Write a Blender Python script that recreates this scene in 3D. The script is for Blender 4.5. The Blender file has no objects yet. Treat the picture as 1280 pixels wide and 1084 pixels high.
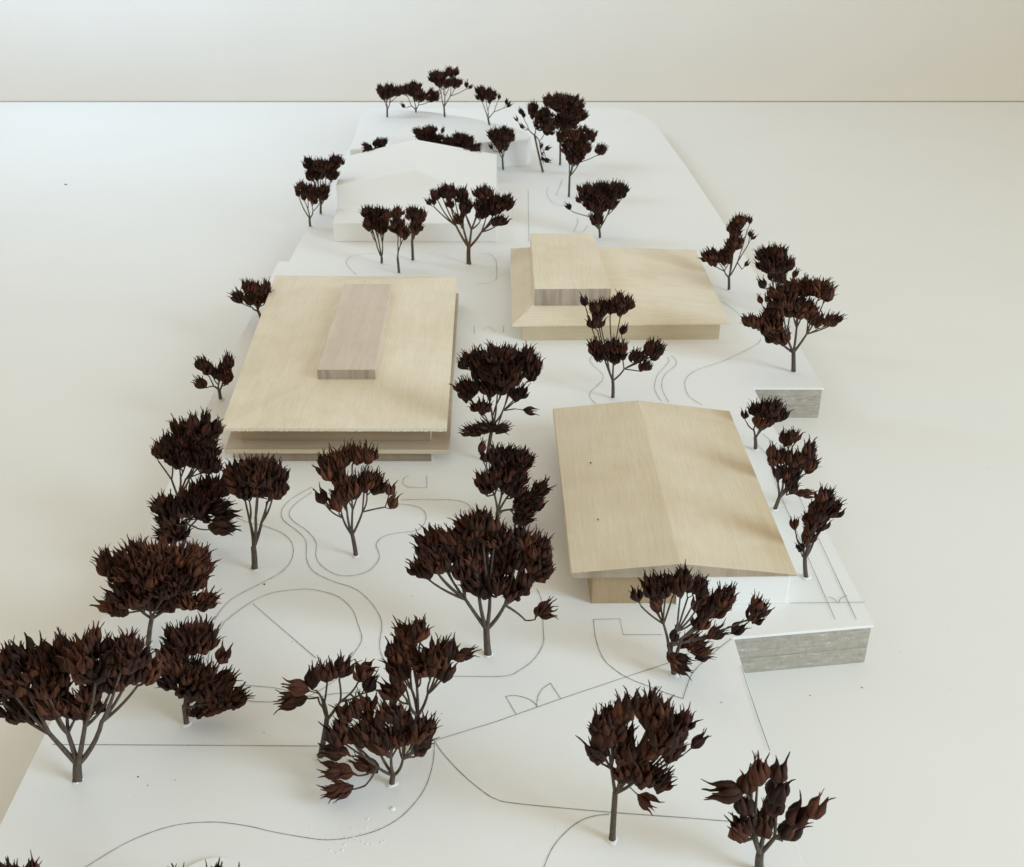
import bpy, math, random
from mathutils import Vector, Quaternion, noise

# ------------------------------------------------------------------ camera, light, exposure
sc = bpy.context.scene
cam_d = bpy.data.cameras.new('camera')
cam_d.sensor_width = 36.0
cam_d.lens = 36.0 * 1350.0 / 1280.0
cam_d.clip_start = 0.01
cam_d.clip_end = 200.0
cam = bpy.data.objects.new('camera', cam_d)
sc.collection.objects.link(cam)
cam.location = (0, 0, 2.4)
cam.rotation_euler = (math.radians(90 - 28.8), 0, 0)
sc.camera = cam
cam_d.dof.use_dof = True
cam_d.dof.focus_distance = 3.6
cam_d.dof.aperture_fstop = 8.0

world = bpy.data.worlds.new('World')
sc.world = world
world.use_nodes = True
bg = world.node_tree.nodes['Background']
bg.inputs['Color'].default_value = (1.0, 0.90, 0.685, 1)      # warm light bounced about the room
bg.inputs['Strength'].default_value = 0.61

def area(name, loc, target, sx, sy, power, col):
    d = bpy.data.lights.new(name, 'AREA')
    d.shape = 'RECTANGLE'; d.size = sx; d.size_y = sy; d.energy = power; d.color = col
    o = bpy.data.objects.new(name, d)
    sc.collection.objects.link(o)
    o.location = loc
    o.rotation_euler = (Vector(target) - Vector(loc)).to_track_quat('-Z', 'Y').to_euler()
    return o
area('window_light', (13.0, -5.0, 6.2), (6.4, -8.6, 2.7), 10.0, 9.0, 3000, (0.64, 0.85, 1.02))
area('left_wall_fill', (-5.8, 9.2, 6.2), (0.0, 16.8, 3.4), 4.0, 3.8, 275, (0.56, 0.80, 1.10))  # unseen cool fill, added to brighten the left part of the wall

sc.view_settings.view_transform = 'Standard'
sc.view_settings.look = 'None'
sc.view_settings.gamma = 1
sc.view_settings.exposure = 0.06

# ------------------------------------------------------------------ helpers
COL = sc.collection
T = 0.16            # top of the board above the table
PZ = 0.36           # top of the far plateau

def tag(o, label=None, cat=None, group=None, kind=None):
    if label: o['label'] = label
    if cat: o['category'] = cat
    if group: o['group'] = group
    if kind: o['kind'] = kind
    return o

def empty(name, loc):
    o = bpy.data.objects.new(name, None)
    o.empty_display_size = 0.1
    o.location = loc
    COL.objects.link(o)
    return o

def mesh_obj(name, verts, faces, mats, parent=None, origin=(0, 0, 0), smooth=False, bevel=0.0, fm=None):
    me = bpy.data.meshes.new(name)
    ox, oy, oz = origin
    me.from_pydata([(x - ox, y - oy, z - oz) for x, y, z in verts], [], faces)
    if not isinstance(mats, (list, tuple)): mats = [mats]
    for m in mats: me.materials.append(m)
    if fm:
        for p, k in zip(me.polygons, fm): p.material_index = k
    if smooth:
        me.polygons.foreach_set('use_smooth', [True] * len(me.polygons))
    me.update()
    o = bpy.data.objects.new(name, me)
    COL.objects.link(o)
    if parent: o.parent = parent
    if bevel:
        b = o.modifiers.new('edge', 'BEVEL'); b.width = bevel; b.segments = 2; b.limit_method = 'ANGLE'; b.angle_limit = math.radians(30)
    return o

def prism_data(poly, z0, z1):
    n = len(poly)
    v = [(x, y, z0) for x, y in poly] + [(x, y, z1) for x, y in poly]
    f = [tuple(range(n - 1, -1, -1)), tuple(range(n, 2 * n))]
    f += [(i, (i + 1) % n, n + (i + 1) % n, n + i) for i in range(n)]
    return v, f

# ------------------------------------------------------------------ materials
def new_mat(name):
    m = bpy.data.materials.new(name); m.use_nodes = True
    nt = m.node_tree
    return m, nt, nt.nodes['Principled BSDF']

def nd(nt, t, **kw):
    n = nt.nodes.new(t)
    for k, v in kw.items(): setattr(n, k, v)
    return n

def noise_tex(nt, vec, scale, detail=4.0, rough=0.55, dist=0.0):
    n = nd(nt, 'ShaderNodeTexNoise')
    n.inputs['Scale'].default_value = scale; n.inputs['Detail'].default_value = detail
    n.inputs['Roughness'].default_value = rough; n.inputs['Distortion'].default_value = dist
    nt.links.new(vec, n.inputs['Vector'])
    return n.outputs['Fac']

def coords(nt, scale=(1, 1, 1), kind='Object', loc=(0, 0, 0)):
    tc = nd(nt, 'ShaderNodeTexCoord'); mp = nd(nt, 'ShaderNodeMapping')
    mp.inputs['Scale'].default_value = scale; mp.inputs['Location'].default_value = loc
    nt.links.new(tc.outputs[kind], mp.inputs['Vector'])
    return mp.outputs['Vector']

def ramp(nt, fac, stops):
    r = nd(nt, 'ShaderNodeValToRGB')
    e = r.color_ramp.elements
    while len(e) < len(stops): e.new(0.5)
    for k, (p, c) in zip(e, stops):
        k.position = p; k.color = (c[0], c[1], c[2], 1)
    nt.links.new(fac, r.inputs['Fac'])
    return r.outputs['Color']

def mix(nt, a, b, fac, mode='MIX'):
    m = nd(nt, 'ShaderNodeMix', data_type='RGBA', blend_type=mode)
    if isinstance(fac, (int, float)): m.inputs['Factor'].default_value = fac
    else: nt.links.new(fac, m.inputs['Factor'])
    for s, v in (('A', a), ('B', b)):
        i = [q for q in m.inputs if q.name == s and q.type == 'RGBA'][0]
        if isinstance(v, tuple): i.default_value = (v[0], v[1], v[2], 1)
        else: nt.links.new(v, i)
    return [q for q in m.outputs if q.type == 'RGBA'][0]

def bump(nt, bsdf, h, strength, dist):
    b = nd(nt, 'ShaderNodeBump'); b.inputs['Strength'].default_value = strength; b.inputs['Distance'].default_value = dist
    nt.links.new(h, b.inputs['Height']); nt.links.new(b.outputs['Normal'], bsdf.inputs['Normal'])

def white_mat(name, c, rough, var=0.03, bscale=40, bstr=0.15, bdist=0.002, spec=0.3):
    m, nt, b = new_mat(name)
    v = coords(nt)
    big = noise_tex(nt, v, 1.3, 3)
    lo = tuple(x * (1 - var) for x in c)
    col = ramp(nt, big, [(0.3, lo), (0.7, c)])
    nt.links.new(col, b.inputs['Base Color'])
    b.inputs['Roughness'].default_value = rough
    b.inputs['Specular IOR Level'].default_value = spec
    bump(nt, b, noise_tex(nt, v, bscale, 6, 0.6), bstr, bdist)
    return m

M = {}
M['table'] = white_mat('table_laminate', (0.865, 0.86, 0.84), 0.42, 0.02, 25, 0.04, 0.002, 0.4)
M['wall'] = white_mat('wall_paint', (0.915, 0.91, 0.90), 0.8, 0.02, 60, 0.2, 0.004, 0.2)
M['board'] = white_mat('white_painted_board', (0.89, 0.895, 0.895), 0.6, 0.025, 55, 0.22, 0.0025, 0.25)
M['white_block'] = white_mat('white_painted_block', (0.895, 0.895, 0.885), 0.65, 0.02, 70, 0.15, 0.002, 0.25)
M['glue'] = white_mat('white_glue', (0.86, 0.86, 0.85), 0.3, 0.0, 90, 0.2, 0.002, 0.5)

def core_mat():
    m, nt, b = new_mat('rough_painted_core')
    v = coords(nt, (1, 1, 1))
    vs = coords(nt, (4, 4, 34))
    n1 = noise_tex(nt, vs, 3.0, 6, 0.65)
    n2 = noise_tex(nt, v, 45, 6, 0.7)
    a = ramp(nt, n1, [(0.28, (0.39, 0.355, 0.30)), (0.55, (0.47, 0.43, 0.37)), (0.75, (0.56, 0.525, 0.465))])
    a = mix(nt, a, ramp(nt, n2, [(0.35, (0.74, 0.73, 0.71)), (0.65, (1, 1, 1))]), 0.75, 'MULTIPLY')
    drip = noise_tex(nt, coords(nt, (9, 9, 60)), 2.0, 5, 0.7, 0.6)
    w = ramp(nt, drip, [(0.60, (0, 0, 0)), (0.66, (1, 1, 1))])
    wf = nd(nt, 'ShaderNodeMath', operation='MULTIPLY'); wf.inputs[1].default_value = 0.55
    nt.links.new(w, wf.inputs[0])
    nt.links.new(mix(nt, a, (0.80, 0.79, 0.77), wf.outputs[0]), b.inputs['Base Color'])
    b.inputs['Roughness'].default_value = 0.6
    bump(nt, b, n2, 0.6, 0.006)
    return m
M['core'] = core_mat()

def wood_mat(name, c1, c2, grain='Y', streak=1.0, rscale=16, fib=1.0, blotch=0.10, eave_shade=False):
    m, nt, b = new_mat(name)
    s = {'Y': (1.0, 0.045, 1.0), 'X': (0.045, 1.0, 1.0), 'Z': (1.0, 1.0, 0.05), 'D': (1, 1, 1)}[grain]
    v = coords(nt, s)
    if grain == 'D':            # end grain: slanting growth rings
        mp = nd(nt, 'ShaderNodeMapping'); nt.links.new(v, mp.inputs['Vector'])
        mp.inputs['Rotation'].default_value = (0, math.radians(38), 0)
        mp.inputs['Scale'].default_value = (1.0, 0.5, 0.14)
        v = mp.outputs['Vector']
    rings = noise_tex(nt, v, rscale, 3, 0.5, 0.25)
    fibre = noise_tex(nt, v, 130, 5, 0.7)
    col = ramp(nt, rings, [(0.22, c2), (0.6, c1), (0.85, tuple(0.5 * (a + d) for a, d in zip(c1, c2)))])
    k = 1 - 0.085 * fib
    col = mix(nt, col, ramp(nt, fibre, [(0.3, (k, k * 0.985, k * 0.96)), (0.6, (1, 1, 1))]), streak, 'MULTIPLY')
    bl = noise_tex(nt, coords(nt), 3.2, 4, 0.6)
    j = 1 - blotch
    col = mix(nt, col, ramp(nt, bl, [(0.32, (j, j * 0.98, j * 0.94)), (0.62, (1, 1, 1))]), 1.0, 'MULTIPLY')
    # rubbed handling marks and small pores
    pores = noise_tex(nt, coords(nt, tuple(q * 1.0 for q in s)), 420, 2, 0.5)
    col = mix(nt, col, ramp(nt, pores, [(0.26, (0.74, 0.68, 0.61)), (0.33, (1, 1, 1))]), 0.5, 'MULTIPLY')
    if eave_shade:                   # faint tree shade painted into the wood along the right eave
        tc = nd(nt, 'ShaderNodeTexCoord'); sx = nd(nt, 'ShaderNodeSeparateXYZ'); nt.links.new(tc.outputs['Object'], sx.inputs[0])
        ad = nd(nt, 'ShaderNodeMath', operation='MULTIPLY_ADD'); ad.inputs[1].default_value = 1.0
        nt.links.new(sx.outputs['X'], ad.inputs[0])
        sh = nd(nt, 'ShaderNodeMath', operation='MULTIPLY_ADD'); sh.inputs[1].default_value = 0.55; sh.inputs[2].default_value = -0.275
        nt.links.new(noise_tex(nt, coords(nt), 3.5, 4, 0.6), sh.inputs[0]); nt.links.new(sh.outputs[0], ad.inputs[2])
        col = mix(nt, col, ramp(nt, ad.outputs[0], [(0.24, (1, 1, 1)), (0.42, (0.93, 0.89, 0.80))]), 1.0, 'MULTIPLY')
    nt.links.new(col, b.inputs['Base Color'])
    b.inputs['Roughness'].default_value = 0.62
    b.inputs['Specular IOR Level'].default_value = 0.25
    bump(nt, b, fibre, 0.35, 0.0025)
    return m
M['wood_pale'] = wood_mat('pale_basswood', (0.87, 0.79, 0.65), (0.835, 0.75, 0.60), 'Y')
M['wood_pale_x'] = wood_mat('pale_basswood_crosswise', (0.87, 0.79, 0.65), (0.83, 0.745, 0.59), 'X')
M['wood_pale_end'] = wood_mat('pale_basswood_end', (0.60, 0.50, 0.37), (0.50, 0.405, 0.29), 'D')
M['wood_tan'] = wood_mat('tan_basswood', (0.775, 0.68, 0.535), (0.74, 0.64, 0.49), 'Y', blotch=0.09, eave_shade=True)
M['wood_tan_end'] = wood_mat('tan_end_grain', (0.54, 0.455, 0.35), (0.36, 0.285, 0.205), 'D', blotch=0.2)
M['wood_ledge'] = wood_mat('pinkish_basswood_shaded', (0.54, 0.445, 0.34), (0.48, 0.39, 0.29), 'X')  # pinkish wood, darkened for the shade the roof throws on the ledge
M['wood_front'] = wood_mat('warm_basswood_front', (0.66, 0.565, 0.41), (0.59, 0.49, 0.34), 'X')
M['wood_honey'] = wood_mat('honey_wood', (0.50, 0.375, 0.235), (0.42, 0.30, 0.175), 'D')  # honey tone, darkened further for the shade of the roof overhang
M['wood_recess_shade'] = wood_mat('shaded_recess_wood', (0.46, 0.355, 0.245), (0.375, 0.285, 0.19), 'X')  # recess front, the roof overhang's shade put into its colour
M['wood_pink'] = wood_mat('pinkish_balsa', (0.74, 0.64, 0.55), (0.67, 0.57, 0.48), 'Y')
M['wood_pink_end'] = wood_mat('pinkish_balsa_end', (0.54, 0.46, 0.395), (0.32, 0.26, 0.215), 'Z', rscale=42)
M['wood_shaded_end'] = wood_mat('shaded_end_grain', (0.35, 0.275, 0.20), (0.265, 0.205, 0.145), 'D')  # plinth end grain, darkened for the shade under the lower plate

def pod_mat(name, dark, mid, warm):
    m, nt, b = new_mat(name)
    v = coords(nt, (60, 60, 12))
    n = noise_tex(nt, v, 1.0, 5, 0.65, 0.4)
    oi = nd(nt, 'ShaderNodeObjectInfo')
    a = ramp(nt, oi.outputs['Random'], [(0.0, dark), (0.55, mid), (1.0, warm)])
    col = mix(nt, a, ramp(nt, n, [(0.34, (0.34, 0.31, 0.30)), (0.50, (0.85, 0.80, 0.78)), (0.66, (1.45, 1.35, 1.25))]), 0.95, 'MULTIPLY')
    nt.links.new(col, b.inputs['Base Color'])
    b.inputs['Roughness'].default_value = 0.68
    b.inputs['Specular IOR Level'].default_value = 0.18
    bump(nt, b, n, 0.7, 0.005)
    return m
M['pod_dark'] = pod_mat('dried_pod_dark', (0.018, 0.0088, 0.0064), (0.038, 0.0152, 0.0098), (0.070, 0.0262, 0.0148))
M['pod_mid'] = pod_mat('dried_pod_brown', (0.021, 0.0098, 0.0070), (0.050, 0.0195, 0.0118), (0.092, 0.0340, 0.0180))
M['pod_warm'] = pod_mat('dried_pod_reddish', (0.034, 0.0145, 0.0092), (0.074, 0.0285, 0.0158), (0.120, 0.0450, 0.0225))

def bark_mat(name, c1, c2):
    m, nt, b = new_mat(name)
    v = coords(nt, (1, 1, 0.3))
    n = noise_tex(nt, v, 160, 5, 0.65)
    nt.links.new(ramp(nt, n, [(0.3, c1), (0.7, c2)]), b.inputs['Base Color'])
    b.inputs['Roughness'].default_value = 0.75
    bump(nt, b, n, 0.6, 0.003)
    return m
M['bark'] = bark_mat('grey_brown_stem', (0.036, 0.026, 0.020), (0.125, 0.090, 0.065))
M['bark_orange'] = bark_mat('orange_brown_stem', (0.060, 0.028, 0.012), (0.15, 0.075, 0.03))

m, nt, b = new_mat('pencil_and_shade_line')
nt.links.new(ramp(nt, noise_tex(nt, coords(nt), 90, 3), [(0.3, (0.13, 0.12, 0.11)), (0.7, (0.30, 0.28, 0.265))]), b.inputs['Base Color'])
b.inputs['Roughness'].default_value = 0.8
M['line'] = m
m, nt, b = new_mat('dark_crumb'); b.inputs['Base Color'].default_value = (0.06, 0.045, 0.035, 1); b.inputs['Roughness'].default_value = 0.9
M['crumb'] = m
m, nt, b = new_mat('dark_strip'); b.inputs['Base Color'].default_value = (0.34, 0.325, 0.29, 1); b.inputs['Roughness'].default_value = 0.9
M['edge_strip'] = m

# ------------------------------------------------------------------ setting: table and wall
WALL_Y = 12.50
TABLE_Y = 11.62
v, f = prism_data([(-14, -3), (14, -3), (14, TABLE_Y - 0.07), (-14, TABLE_Y - 0.07)], -0.25, 0.0)
tag(mesh_obj('table', v, f, M['table'], bevel=0.006), kind='structure')
v, f = prism_data([(-14, WALL_Y), (14, WALL_Y), (14, WALL_Y + 0.2), (-14, WALL_Y + 0.2)], -1.0, 9.0)
tag(mesh_obj('wall', v, f, M['wall']), kind='structure')
v, f = prism_data([(-14, TABLE_Y - 0.07), (14, TABLE_Y - 0.07), (14, TABLE_Y), (-14, TABLE_Y)], -0.25, -0.003)  # dark strip added along the table's back edge for the seam line
tag(mesh_obj('table_edge', v, f, M['edge_strip']), kind='structure')

# ------------------------------------------------------------------ site board
board = tag(empty('site_board', (0, 5, 0)), 'long white painted base board with stepped right side and pencil lines', 'base board')
O = (0, 5, 0)
OUT = [(-1.315, 1.30), (0.737, 1.30), (0.710, 2.718), (1.178, 2.780), (1.127, 4.516), (1.455, 4.516), (1.430, 6.4), (1.405, 7.3),
       (1.365, 8.4), (1.322, 9.209), (1.295, 9.75), (1.24, 10.15), (1.13, 10.4), (0.95, 10.5), (-1.35, 10.5), (-1.352, 6.239), (-1.416, 6.239)]
v, f = prism_data(OUT, T - 0.010, T)
mesh_obj('top_sheet', v, f, M['board'], board, O, bevel=0.001)
def inset(poly, d):
    cx = 0.0; cy = 5.5
    return [(x - math.copysign(d, x - cx), y - math.copysign(d, y - cy) if False else y + (d if (y < 5.0 and i in (2, 3, 4, 5)) else 0)) for i, (x, y) in enumerate(poly)]
IN = inset(OUT, 0.004)
v, f = prism_data(IN, 0.0, 0.062)
mesh_obj('core_layer', v, f, M['core'], board, O, bevel=0.003)
IN2 = [(x, y + (0.0025 if i in (2, 3, 4, 5) else 0)) for i, (x, y) in enumerate(IN)]
v, f = prism_data(IN2, 0.062, T - 0.010)
mesh_obj('core_layer', v, f, M['core'], board, O, bevel=0.002)

# far raised plateau, a solid landform on the board
PL = [(-1.221, 8.141), (0.02, 8.42), (0.126, 8.44), (0.150, 8.55), (0.110, 8.70), (0.013, 8.864), (-0.219, 9.091), (-0.400, 9.24), (-0.578, 9.36), (-0.78, 9.47), (-0.983, 9.547), (-1.186, 9.52),
      (-1.246, 9.45), (-1.278, 9.30)]
v, f = prism_data(PL, T - 0.004, PZ)
mesh_obj('plateau', v, f, M['board'], board, O, bevel=0.012)

def catmull(pts, k=7):
    P = [Vector((x, y)) for x, y in pts]
    closed = (P[0] - P[-1]).length < 1e-4
    out = []
    n = len(P)
    for i in range(n - 1):
        p0 = P[i - 1] if i else (P[-2] if closed else P[0]); p1 = P[i]; p2 = P[i + 1]
        p3 = P[i + 2] if i + 2 < n else (P[1] if closed else P[-1])
        for j in range(k):
            t = j / k
            out.append(0.5 * ((2 * p1) + (p2 - p0) * t + (2 * p0 - 5 * p1 + 4 * p2 - p3) * t * t + (3 * p1 - p0 - 3 * p2 + p3) * t ** 3))
    out.append(P[-1])
    return out

def ribbon(pts, w, z, smooth, rng):
    P = catmull(pts) if smooth else [Vector(p) for p in pts]
    if not smooth:
        Q = []
        for a, b in zip(P, P[1:]):
            k = max(1, int((b - a).length / 0.08))
            Q += [a.lerp(b, j / k) for j in range(k)]
        P = Q + [P[-1]]
    vs, fs = [], []
    for i, p in enumerate(P):
        a = P[max(i - 1, 0)]; b = P[min(i + 1, len(P) - 1)]
        t = (b - a).normalized() if (b - a).length > 0 else Vector((1, 0))
        nrm = Vector((-t.y, t.x)) * (w * rng.uniform(0.75, 1.15) / 2)
        vs += [(p.x + nrm.x, p.y + nrm.y, z), (p.x - nrm.x, p.y - nrm.y, z)]
        if i: fs.append((2 * i - 2, 2 * i - 1, 2 * i + 1, 2 * i))
    return vs, fs

LINES = [
 (0, [(-1.297, 2.25), (-0.535, 2.244)]),
 (1, [(-1.074, 1.821), (-0.979, 1.911), (-0.881, 1.962), (-0.78, 1.975), (-0.684, 1.962), (-0.618, 1.944), (-0.522, 1.924), (-0.47, 1.918), (-0.41, 1.926), (-0.341, 1.952), (-0.283, 2.001), (-0.237, 2.083), (-0.219, 2.178), (-0.22, 2.259)]),
 (0, [(-0.22, 2.265), (-0.046, 2.34), (0.145, 2.435), (0.349, 2.531), (0.495, 2.599)]),
 (1, [(-0.22, 2.265), (-0.197, 2.222), (-0.143, 2.148), (-0.086, 2.086), (-0.043, 2.052), (0.017, 2.036), (0.252, 2.008), (0.474, 1.987), (0.56, 1.978), (0.706, 1.967)]),
 (1, [(0.256, 2.001), (0.209, 1.993), (0.166, 1.97), (0.123, 1.924), (0.097, 1.881), (0.073, 1.816)]),
 (0, [(-0.019, 2.445), (0.012, 2.371)]),
 (1, [(-0.019, 2.445), (0.012, 2.448), (0.048, 2.435), (0.066, 2.418), (0.075, 2.401)]),
 (1, [(0.073, 2.401), (0.076, 2.438), (0.091, 2.476), (0.116, 2.502)]),
 (0, [(0.116, 2.504), (0.145, 2.435)]),
 (1, [(0.267, 2.807), (0.268, 2.706), (0.287, 2.61), (0.331, 2.547), (0.365, 2.518), (0.399, 2.497), (0.456, 2.462), (0.509, 2.435)]),
 (0, [(0.267, 2.807), (0.354, 2.811), (0.357, 2.73), (0.483, 2.73)]),
 (1, [(0.509, 2.435), (0.526, 2.483), (0.554, 2.547), (0.613, 2.621), (0.701, 2.71)]),
 (1, [(0.085, 2.971), (0.099, 2.904), (0.101, 2.758), (0.099, 2.686), (0.07, 2.614), (0.025, 2.562), (-0.027, 2.533), (-0.181, 2.533), (-0.293, 2.529)]),
 (1, [(-0.92, 2.518), (-0.952, 2.648), (-0.943, 2.77), (-0.924, 2.823), (-0.874, 2.9), (-0.824, 2.944), (-0.77, 2.962), (-0.701, 2.971), (-0.642, 2.957), (-0.583, 2.926), (-0.531, 2.861), (-0.503, 2.786), (-0.482, 2.722), (-0.483, 2.682), (-0.501, 2.625), (-0.516, 2.554), (-0.552, 2.497), (-0.619, 2.438), (-0.695, 2.421), (-0.793, 2.428), (-0.868, 2.462), (-0.92, 2.518)]),
 (1, [(-0.822, 2.494), (-0.706, 2.479), (-0.589, 2.441), (-0.538, 2.455), (-0.463, 2.462), (-0.385, 2.476)]),
 (0, [(-0.867, 2.891), (-0.612, 2.617)]),
 (1, [(-1.041, 3.417), (-0.992, 3.384), (-0.923, 3.357), (-0.853, 3.315), (-0.808, 3.263), (-0.786, 3.202), (-0.784, 3.129), (-0.806, 3.067), (-0.854, 3.011), (-0.908, 2.957), (-0.944, 2.913), (-0.964, 2.861), (-0.974, 2.803)]),
 (1, [(-0.789, 3.633), (-0.853, 3.549), (-0.877, 3.469), (-0.859, 3.399), (-0.794, 3.324), (-0.751, 3.259), (-0.73, 3.149), (-0.694, 3.074), (-0.619, 3.016), (-0.536, 2.973), (-0.477, 2.904), (-0.435, 2.824), (-0.423, 2.772), (-0.421, 2.697), (-0.414, 2.648), (-0.395, 2.601)]),
 (1, [(-0.783, 3.595), (-0.832, 3.513), (-0.845, 3.443), (-0.82, 3.391), (-0.757, 3.324), (-0.713, 3.251), (-0.699, 3.164), (-0.668, 3.104), (-0.607, 3.052), (-0.546, 3.049), (-0.497, 3.081), (-0.473, 3.141), (-0.478, 3.188), (-0.492, 3.235), (-0.475, 3.283), (-0.422, 3.311), (-0.358, 3.324), (-0.329, 3.366), (-0.326, 3.434), (-0.352, 3.481), (-0.401, 3.504), (-0.45, 3.508)]),
 (1, [(-0.429, 3.54), (-0.327, 3.54), (-0.229, 3.537), (-0.175, 3.513), (-0.156, 3.469)]),
 (0, [(-0.342, 3.719), (-0.336, 3.627), (-0.412, 3.633), (-0.435, 3.661), (-0.433, 3.7), (-0.415, 3.719)]),
 (1, [(0.417, 4.897), (0.383, 4.827), (0.396, 4.758), (0.43, 4.665), (0.424, 4.588), (0.366, 4.475), (0.357, 4.414), (0.382, 4.343)]),
 (1, [(0.766, 4.855), (0.77, 4.813), (0.748, 4.758), (0.695, 4.652), (0.667, 4.537), (0.666, 4.45), (0.682, 4.371)]),
 (1, [(0.786, 4.869), (0.803, 4.827), (0.794, 4.758), (0.729, 4.652), (0.702, 4.549), (0.7, 4.463), (0.713, 4.366)]),
 (1, [(1.274, 5.079), (1.231, 4.999), (1.049, 4.82), (0.896, 4.71), (0.832, 4.627), (0.809, 4.535), (0.813, 4.424), (0.859, 4.339)]),
 (0, [(1.165, 5.591), (1.228, 5.391)]),
 (0, [(-0.198, 5.244), (-0.195, 5.144)]),
 (0, [(-0.156, 5.185), (-0.122, 5.233), (-0.084, 5.17)]),
 (0, [(-0.042, 5.244), (-0.046, 5.16)]),
 (1, [(-0.84, 6.383), (-0.971, 6.339), (-1.001, 6.253), (-0.994, 6.182), (-0.948, 6.072), (-0.911, 6.005)]),
 (1, [(-0.198, 6.376), (-0.143, 6.368), (-0.102, 6.267), (-0.094, 6.168), (-0.091, 5.939), (-0.129, 5.875), (-0.202, 5.849)]),
 (1, [(0.379, 8.031), (0.316, 7.615)]),
 (1, [(0.265, 7.839), (0.251, 7.644), (0.282, 7.458), (0.34, 7.364)]),
 (1, [(0.438, 7.091), (0.437, 6.987), (0.402, 6.802)]),
 (0, [(0.504, 6.936), (0.464, 6.802)]),
 (0, [(1.046, 3.524), (1.058, 2.805)]),
 (0, [(1.115, 3.567), (1.127, 2.805)]),
 (1, [(1.033, 3.969), (1.057, 3.875), (1.045, 3.647), (1.046, 3.524)]),
 (1, [(1.077, 4.067), (1.102, 3.976), (1.113, 3.74), (1.116, 3.57)]),
 (0, [(0.929, 2.891), (1.181, 2.896)]),
 (1, [(1.066, 2.926), (1.08, 2.917), (1.088, 2.896)]),
 (1, [(1.091, 2.891), (1.107, 2.917), (1.132, 2.931)]),
 (0, [(0.117, 7.756), (0.107, 6.595)]),
 (0, [(0.708, 2.58), (0.71, 2.49), (0.715, 2.358), (0.722, 2.222)]),  # no pencil mark: shade along the board's right edge, painted as a line
]
rng = random.Random(5)
for k, (s, pts) in enumerate(LINES):
    v, f = ribbon(pts, 0.0021, T + 0.0012 + 0.00008 * k, s, rng)
    mesh_obj('drawn_and_shade_line', v, f, M['line'], board, O)

# small blisters in the white paint near the front edge
rng = random.Random(8)
v, f = [], []
def blister(x, y, r):
    b0 = len(v)
    for z, k in ((0.0, 1.0), (0.35, 0.75)):
        for s_ in range(7):
            a = s_ * 2 * math.pi / 7
            v.append((x + r * k * math.cos(a) * rng.uniform(.8, 1.2), y + r * k * math.sin(a) * rng.uniform(.8, 1.2), T + 0.0003 + z * r))
    v.append((x, y, T + 0.0003 + r * 0.5))
    for s_ in range(7):
        s2 = (s_ + 1) % 7
        f.append((b0 + s_, b0 + s2, b0 + 7 + s2, b0 + 7 + s_)); f.append((b0 + 7 + s_, b0 + 7 + s2, b0 + 14))
for k in range(32): blister(rng.gauss(-0.385, 0.045), rng.gauss(1.93, 0.03), rng.uniform(0.001, 0.0036))
for k in range(60): blister(rng.uniform(-1.1, 0.6), rng.uniform(1.72, 2.8), rng.uniform(0.0008, 0.0024))
blister(-0.315, 2.02, 0.008)
tag(mesh_obj('paint_blisters', v, f, M['board'], board, O, smooth=True), kind='stuff')

# ------------------------------------------------------------------ wooden buildings
def shift(poly, d): return [(x + d[0], y + d[1]) for x, y in poly]

# flat pavilion: plinth, lower plate, recessed block, hipped roof plate, pinkish box on top
pav = tag(empty('flat_pavilion', (-0.75, 4.6, T)), 'pale wooden pavilion of two stacked plates with a long pinkish box on its roof', 'model building')
O = (-0.75, 4.6, T)
def box_part(name, poly, z0, z1, mats, parent, O, fm=None, bevel=0.003):
    v, f = prism_data(poly, z0, z1)
    return mesh_obj(name, v, f, mats, parent, O, bevel=bevel, fm=fm)
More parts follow.
